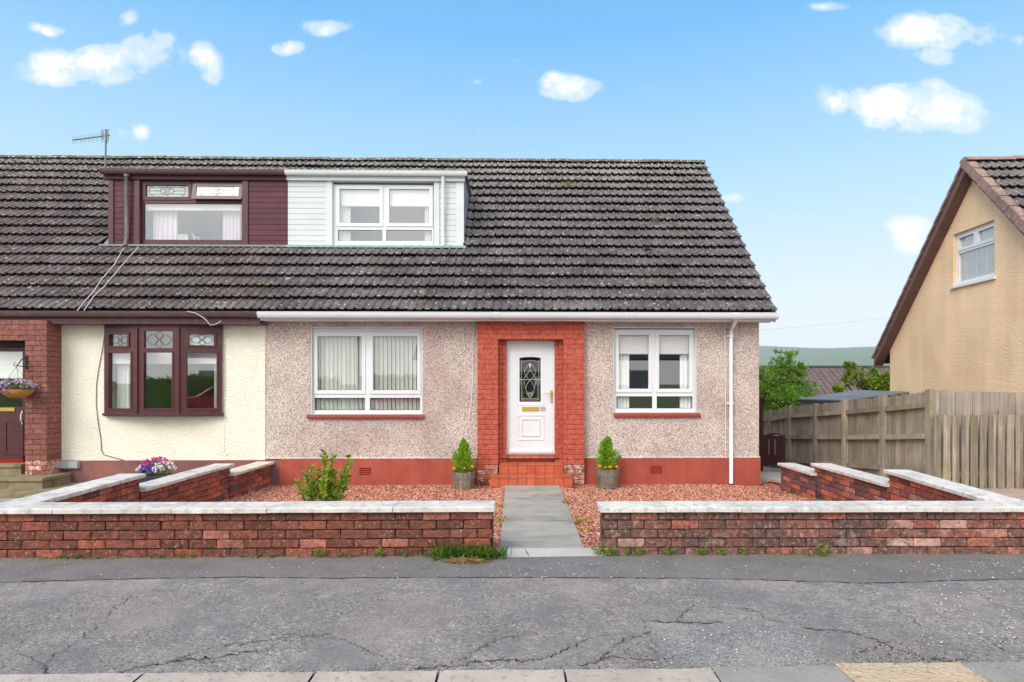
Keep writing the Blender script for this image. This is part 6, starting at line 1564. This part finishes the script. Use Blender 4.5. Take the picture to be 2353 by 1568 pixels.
# hanging basket
hb = at(40, 893, YP-.24)
t = thing('hanging_basket', 'hanging basket with brown liner and purple flowers beside the left door', 'hanging basket', hb-Vector((0, 0, .17)))
part('liner', MB().lathe(hb-Vector((0, 0, .17)), [(0, 0), (.12, .02), (.2, .08), (.235, .17), (.22, .165), (0, .15)], 20), M['coir'], t, smooth=True)
hw = MB().lathe(hb, [(.238, -.006), (.244, 0), (.238, .006)], 20)
for k in range(3):
    a = k*2.1; hw.tube([hb+Vector((.235*math.cos(a), .235*math.sin(a), 0)), at(38, 843, YP-.24)], .003, 4)
part('wire', hw, M['iron'], t)
tt = thing('flowers', 'lilac and yellow flowers filling the hanging basket', 'flowers', hb); greens(tt, tuple(hb+Vector((0, 0, .03))), (.24, .24, .13), 260, M['weed'], .05); flowerclump(tt, tuple(hb+Vector((0, 0, .04))), (.27, .26, .15), 150, M['lilacpet'], 'blooms', .03)
tt = thing('flowers', 'deep purple flowers trailing over the front of the hanging basket', 'flowers', hb+Vector((-.06, -.2, -.05))); flowerclump(tt, tuple(hb+Vector((-.08, -.18, -.06))), (.1, .07, .11), 60, M['purple'], 'blooms', .028)
# weeds along the wall foot
def weed(p, h, n, lab, leafy=True, i=0):
    t = thing('weed', lab, 'weed', p, 'weeds growing at the foot of the street walls'); p = Vector(p); mb = MB(); Cs, Ds, Sz = [], [], []
    for k in range(max(2, n//6)):
        a = random.uniform(0, 6.28); tip = p+Vector((math.cos(a)*h*.45, math.sin(a)*h*.3-.01, h*random.uniform(.5, 1))); mb.tube([p, p.lerp(tip, .6)+Vector((0, 0, h*.1)), tip], .0025, 4)
        for q in np.linspace(.25, 1, 6):
            c = p.lerp(tip, float(q)); Cs.append(tuple(c)); Ds.append((math.cos(a+random.gauss(0, 1.2)), math.sin(a+random.gauss(0, 1.2))-.25, random.uniform(-.1, .7))); Sz.append(h*random.uniform(.25, .5))
    part('stems', mb, M['weed'], t); leaves(Cs, Ds, Sz, M['weed'], 'leaves', t, .42)
WD = [(152, 1281, .04, 'under the far left of the left street wall, first of the row'), (188, 1280, .05, 'second from the left at the foot of the left street wall'), (238, 1283, .03, 'tiny weed third from the left at the foot of the left street wall'),
      (380, 1281, .05, 'broad weed below the left part of the left street wall'), (425, 1281, .045, 'spreading weed a little right of the broad one below the left street wall'), (447, 1280, .05, 'paired weed, right one of two below the left street wall'),
      (595, 1279, .05, 'bright weed below the middle of the left street wall'), (627, 1279, .04, 'small weed just right of the wall middle'), (738, 1278, .07, 'upright weed below the left street wall, left of centre'),
      (688, 1279, .03, 'low weed between the wall middle and the upright weed'), (783, 1278, .045, 'low weed right of the upright weed below the left street wall'), (878, 1277, .07, 'tall star-shaped weed below the left street wall'), (932, 1277, .055, 'bushy weed left of the grass tuft'),
      (988, 1276, .06, 'narrow weed close to the left of the grass tuft'), (1372, 1276, .09, 'tall thin weed on the pale threshold slab'), (1392, 1276, .09, 'leafy weed at the left corner of the right street wall'), (1408, 1277, .07, 'dark leafy weed beside the corner of the right street wall'),
      (1465, 1276, .08, 'dense weed at the foot of the right street wall, third from its corner'), (1440, 1277, .05, 'thin weed between two bushier ones at the right wall'), (1535, 1274, .075, 'upright bright weed fourth along the right street wall'), (1612, 1275, .075, 'tall weed left of the broad-leaved one at the right wall'),
      (1656, 1276, .06, 'broad-leaved weed lying low at the right street wall'), (1706, 1276, .06, 'small pointed weed right of the broad-leaved one'), (1890, 1281, .085, 'last upright weed, farthest right along the street wall'), (1862, 1282, .04, 'small weed left of the last one along the right street wall')]
for (px, py, h, lab) in WD:
    p = onz(px, min(py, 1279), .003); p.y = min(p.y, YW-.03); weed(p, h*1.15, int(16+h*200), lab)
# moss line
n = 2600; xx = rng.uniform(-6.5, 6.2, n); keep = (np.sin(xx*3.1)+np.sin(xx*7.7+1)+rng.normal(0, .6, n) > .1) & ((xx < XA(1133, YW)) | (xx > XA(1388, YW))); xx = xx[keep]
Cm = np.stack([xx, YW-.015-np.abs(rng.normal(0, .02, len(xx))), np.full(len(xx), .004)], 1); leaves(Cm, rng.normal(size=(len(xx), 3))*[1, 1, .4]+[0, 0, .5], rng.uniform(.008, .026, len(xx)), M['moss'], 'moss', None, .7, 'stuff')
# grass tuft and dead grass
def tuft(name, lab, c, rx, ry, n, h, mat, cat, lean=.5):
    Cs = np.stack([rng.normal(0, rx, n), rng.normal(0, ry, n), np.zeros(n)], 1)+np.array(c); Dn = rng.normal(size=(n, 3))*[1, .8, .2]*lean+[0, -.2, .8]
    off = OFF; t = thing(name, lab, cat, c); leaves(Cs, Dn, h*rng.uniform(.4, 1.15, n), mat, 'blades', t, .05)
    leaves(Cs[::2], Dn[::2]*[1.5, 1.5, .4], h*rng.uniform(.4, 1, len(Cs[::2])), mat, 'blades', t, .06)
c = onz(1082, 1275, .003); tuft('grass_tuft', 'tuft of long grass at the right end of the left street wall', (c.x, YW-.07, .003), .13, .035, 900, .13, M['grass'], 'grass tuft')
c = onz(1070, 1292, .008); n = 520
Cs = np.stack([rng.normal(0, .075, n), rng.normal(0, .016, n), rng.uniform(.0, .025, n)], 1)+np.array([c.x, c.y, .006]); t = thing('dead_grass', 'clump of dead straw lying on the pavement below the grass tuft', 'dead grass', (c.x, c.y, .006)); leaves(Cs, rng.normal(size=(n, 3))*[1.6, .6, .25], rng.uniform(.03, .08, n), M['dry'], 'straw', t, .07)
# sparse green sprouts in the gravel by the path
for k, (px, py, s_, lab) in enumerate(((1150, 1190, .07, 'left of the path beside the end of the left wall'), (1150, 1160, .05, 'left of the path, farther back'), (1300, 1150, .05, 'right of the path near the steps'), (1335, 1192, .09, 'right of the path beside the right wall'), (1345, 1215, .07, 'right of the path, nearest the pavement'), (1335, 1262, .05, 'at the near right corner of the path'), (818, 1142, .09, 'in the gravel right of the shrub'), (1765, 1146, .08, 'peeping over the right street wall'))):
    z = -.08 if py > 1180 else -.14; p = onz(px, py+8, z) if k < 6 else Vector((XA(px, 6.6), 6.6, ground_z(0, 6.6)+.02)); 
    if k >= 6: s_ *= 1.6; p = Vector((XA(px, 7.0), 7.0, ground_z(0, 7.0)))
    t = thing('sprout', 'low green sprouts '+lab, 'weed', p, 'sprouts in the gravel'); n = 60
    leaves(np.stack([rng.normal(0, s_*.6, n), rng.normal(0, s_*.9, n), np.full(n, .015)], 1)+np.array(p), rng.normal(size=(n, 3))*[1, 1, .3]+[0, 0, .9], rng.uniform(.02, .05, n)*(1 if k < 6 else 2), M['mossy'] if k < 6 else M['weed'], 'leaves', t, .35)
# moss cushions on roofs
for (px, py, s_, mat, lab) in ((1305, 422, .06, 'mossy', 'bright yellow-green moss cushion high on the right roof'), (1505, 508, .05, 'moss', 'brown-green moss cushion in the middle of the right roof'), (1610, 385, .07, 'moss', 'moss cushion by the right end of the ridge'),
                          (1305, 685, .06, 'under', 'black moss lump low on the roof above the door'), (1488, 575, .03, 'under', 'small black moss lump on the right roof')):
    p = on_roof(px, py); n = 120; t = thing('moss_cushion', lab, 'moss', p)
    leaves(rng.normal(size=(n, 3))*[s_, s_*.5, s_*.35]+np.array(p)+[0, -.02, .0], rng.normal(size=(n, 3))+[0, -.5, .6], rng.uniform(.015, .03, n), M[mat] if mat != 'under' else M['soil'], 'cushion', t, .7)

# ------------------------------------------------------------------ across the street (seen mirrored in the panes)
t = thing('opposite_house', 'beige roughcast house across the street', 'house', (4, -16, 0))
part('wall', MB().plate((-6, 12, 0, 3.0), [(-4.4, -2.6, 1, 2.3), (-.2, .8, 0.1, 2.2), (2.6, 4.6, 1, 2.3), (7.2, 9, 1, 2.3)], 16, .25), M['opp'], t)
for ch in list(t.children):
    me = ch.data
    for v in me.vertices: v.co.y = -(v.co.y+16)-16+16
    me.flip_normals()
for (a, b, c, d_) in ((-4.4, -2.6, 1, 2.3), (2.6, 4.6, 1, 2.3), (7.2, 9, 1, 2.3)):
    w = part('window', MB().box(a, b, -16.1, -16.05, c, c+.08).box(a, b, -16.1, -16.05, d_-.08, d_).box(a, a+.08, -16.1, -16.05, c, d_).box(b-.08, b, -16.1, -16.05, c, d_).box((a+b)/2-.04, (a+b)/2+.04, -16.1, -16.05, c, d_), M['white'], t)
    part('pane', MB().box(a, b, -16.16, -16.15, c, d_), M['meter'], w)
part('roof', MB().hexa([(-6.4, -20, 5.6), (12.4, -20, 5.6), (12.4, -15.6, 2.9), (-6.4, -15.6, 2.9), (-6.4, -20, 5.7), (12.4, -20, 5.7), (12.4, -15.5, 3.0), (-6.4, -15.5, 3.0)]), M['bgtile'], t)
def hedge(x0, x1, y, h, lab):
    n = 9000; P = np.stack([rng.uniform(x0, x1, n), y+rng.uniform(-.5, .5, n), rng.uniform(0, h, n)**1], 1); t = thing('hedge', lab, 'hedge', ((x0+x1)/2, y, 0))
    leaves(P, rng.normal(size=(n, 3))+[0, .6, .4], rng.uniform(.1, .2, n), M['hedge'], 'leaves', t, .6); part('core', MB().box(x0+.1, x1-.1, y-.4, y+.4, 0, h-.1), M['hedge'], t)
hedge(-30, -9, -9.0, 1.8, 'long clipped hedge across the street')
hedge(-8.5, -2.6, -11.2, 1.9, 'dark hedge behind the red car across the street')
t = thing('street_lamp', 'grey steel lamp post across the street', 'street lamp', (-7.2, -5.6, 0))
part('post', MB().lathe((-7.2, -5.6, 0), [(.11, 0), (.11, 1.3), (.07, 1.45), (.06, 5.6), (0, 5.6)], 12), M['lamp'], t); part('arm', MB().tube([(-7.2, -5.55, 5.55), (-7.2, -5.2, 5.75), (-7.2, -4.6, 5.8)], .04, 8), M['lamp'], t)
part('lantern', MB().hexa([(-7.35, -4.8, 5.7), (-7.05, -4.8, 5.7), (-7.08, -4.1, 5.74), (-7.32, -4.1, 5.74), (-7.33, -4.8, 5.86), (-7.07, -4.8, 5.86), (-7.1, -4.1, 5.82), (-7.3, -4.1, 5.82)]), M['meter'], t)
cx, cy = -4.9, -8.6
t = thing('parked_car', 'small red hatchback parked across the street', 'car', (cx, cy, -.11))
prof = [(-2.0, .3), (-1.98, .75), (-1.85, .92), (-.95, 1.02), (-.35, 1.42), (.9, 1.46), (1.6, 1.15), (1.95, .95), (2.0, .55), (1.95, .3)]
mb = MB(); n = len(prof)
for (yy, k) in ((-.85, 1), (-.8, 1.0), (.8, 1.0), (.85, 1)):
    inset = 0 if abs(yy) < .82 else .06
    mb.v += [(cx+x*(1-inset*.3), cy+yy*(.82 if z > 1.05 else 1), -.11+z-inset*.3) for x, z in prof]
for r in range(3):
    for i in range(n): mb.f.append((r*n+i, r*n+(i+1) % n, (r+1)*n+(i+1) % n, (r+1)*n+i))
mb.f += [tuple(range(n))[::-1], tuple(range(3*n, 4*n))]
part('body', mb, M['redcar'], t)
for sx in (-1.25, 1.25):
    for sy in (-.8, .8): w = part('wheel', MB().tube([(cx+sx, cy+sy-.1, .19), (cx+sx, cy+sy+.1, .19)], .3, 16), M['tyre'], t)
part('window_glass', MB().hexa([(cx-.75, cy-.86, .95), (cx+1.4, cy-.86, .95), (cx+1.4, cy+.86, .95), (cx-.75, cy+.86, .95), (cx-.3, cy-.71, 1.27), (cx+.95, cy-.71, 1.28), (cx+.95, cy+.71, 1.28), (cx-.3, cy+.71, 1.27)]), M['dark'], t)
print('objects', len(bpy.data.objects))

# ------------------------------------------------------------------ haze
hz = MB().box(-2950, 2950, -400, 2400, -6.5, 112)
ho = bpy.data.objects.new('haze', hz.mesh('haze', M['dark'])); COL.objects.link(ho); ho['kind'] = 'stuff'
hm = bpy.data.materials.new('haze'); hm.use_nodes = True; ht = hm.node_tree; ht.nodes.clear()
hv = N(ht, 'ShaderNodeVolumePrincipled'); hv.inputs['Color'].default_value = (.86, .92, 1, 1); hv.inputs['Density'].default_value = .00022
hout = N(ht, 'ShaderNodeOutputMaterial'); L(ht, hv.outputs[0], hout.inputs['Volume']); ho.data.materials.clear(); ho.data.materials.append(hm)
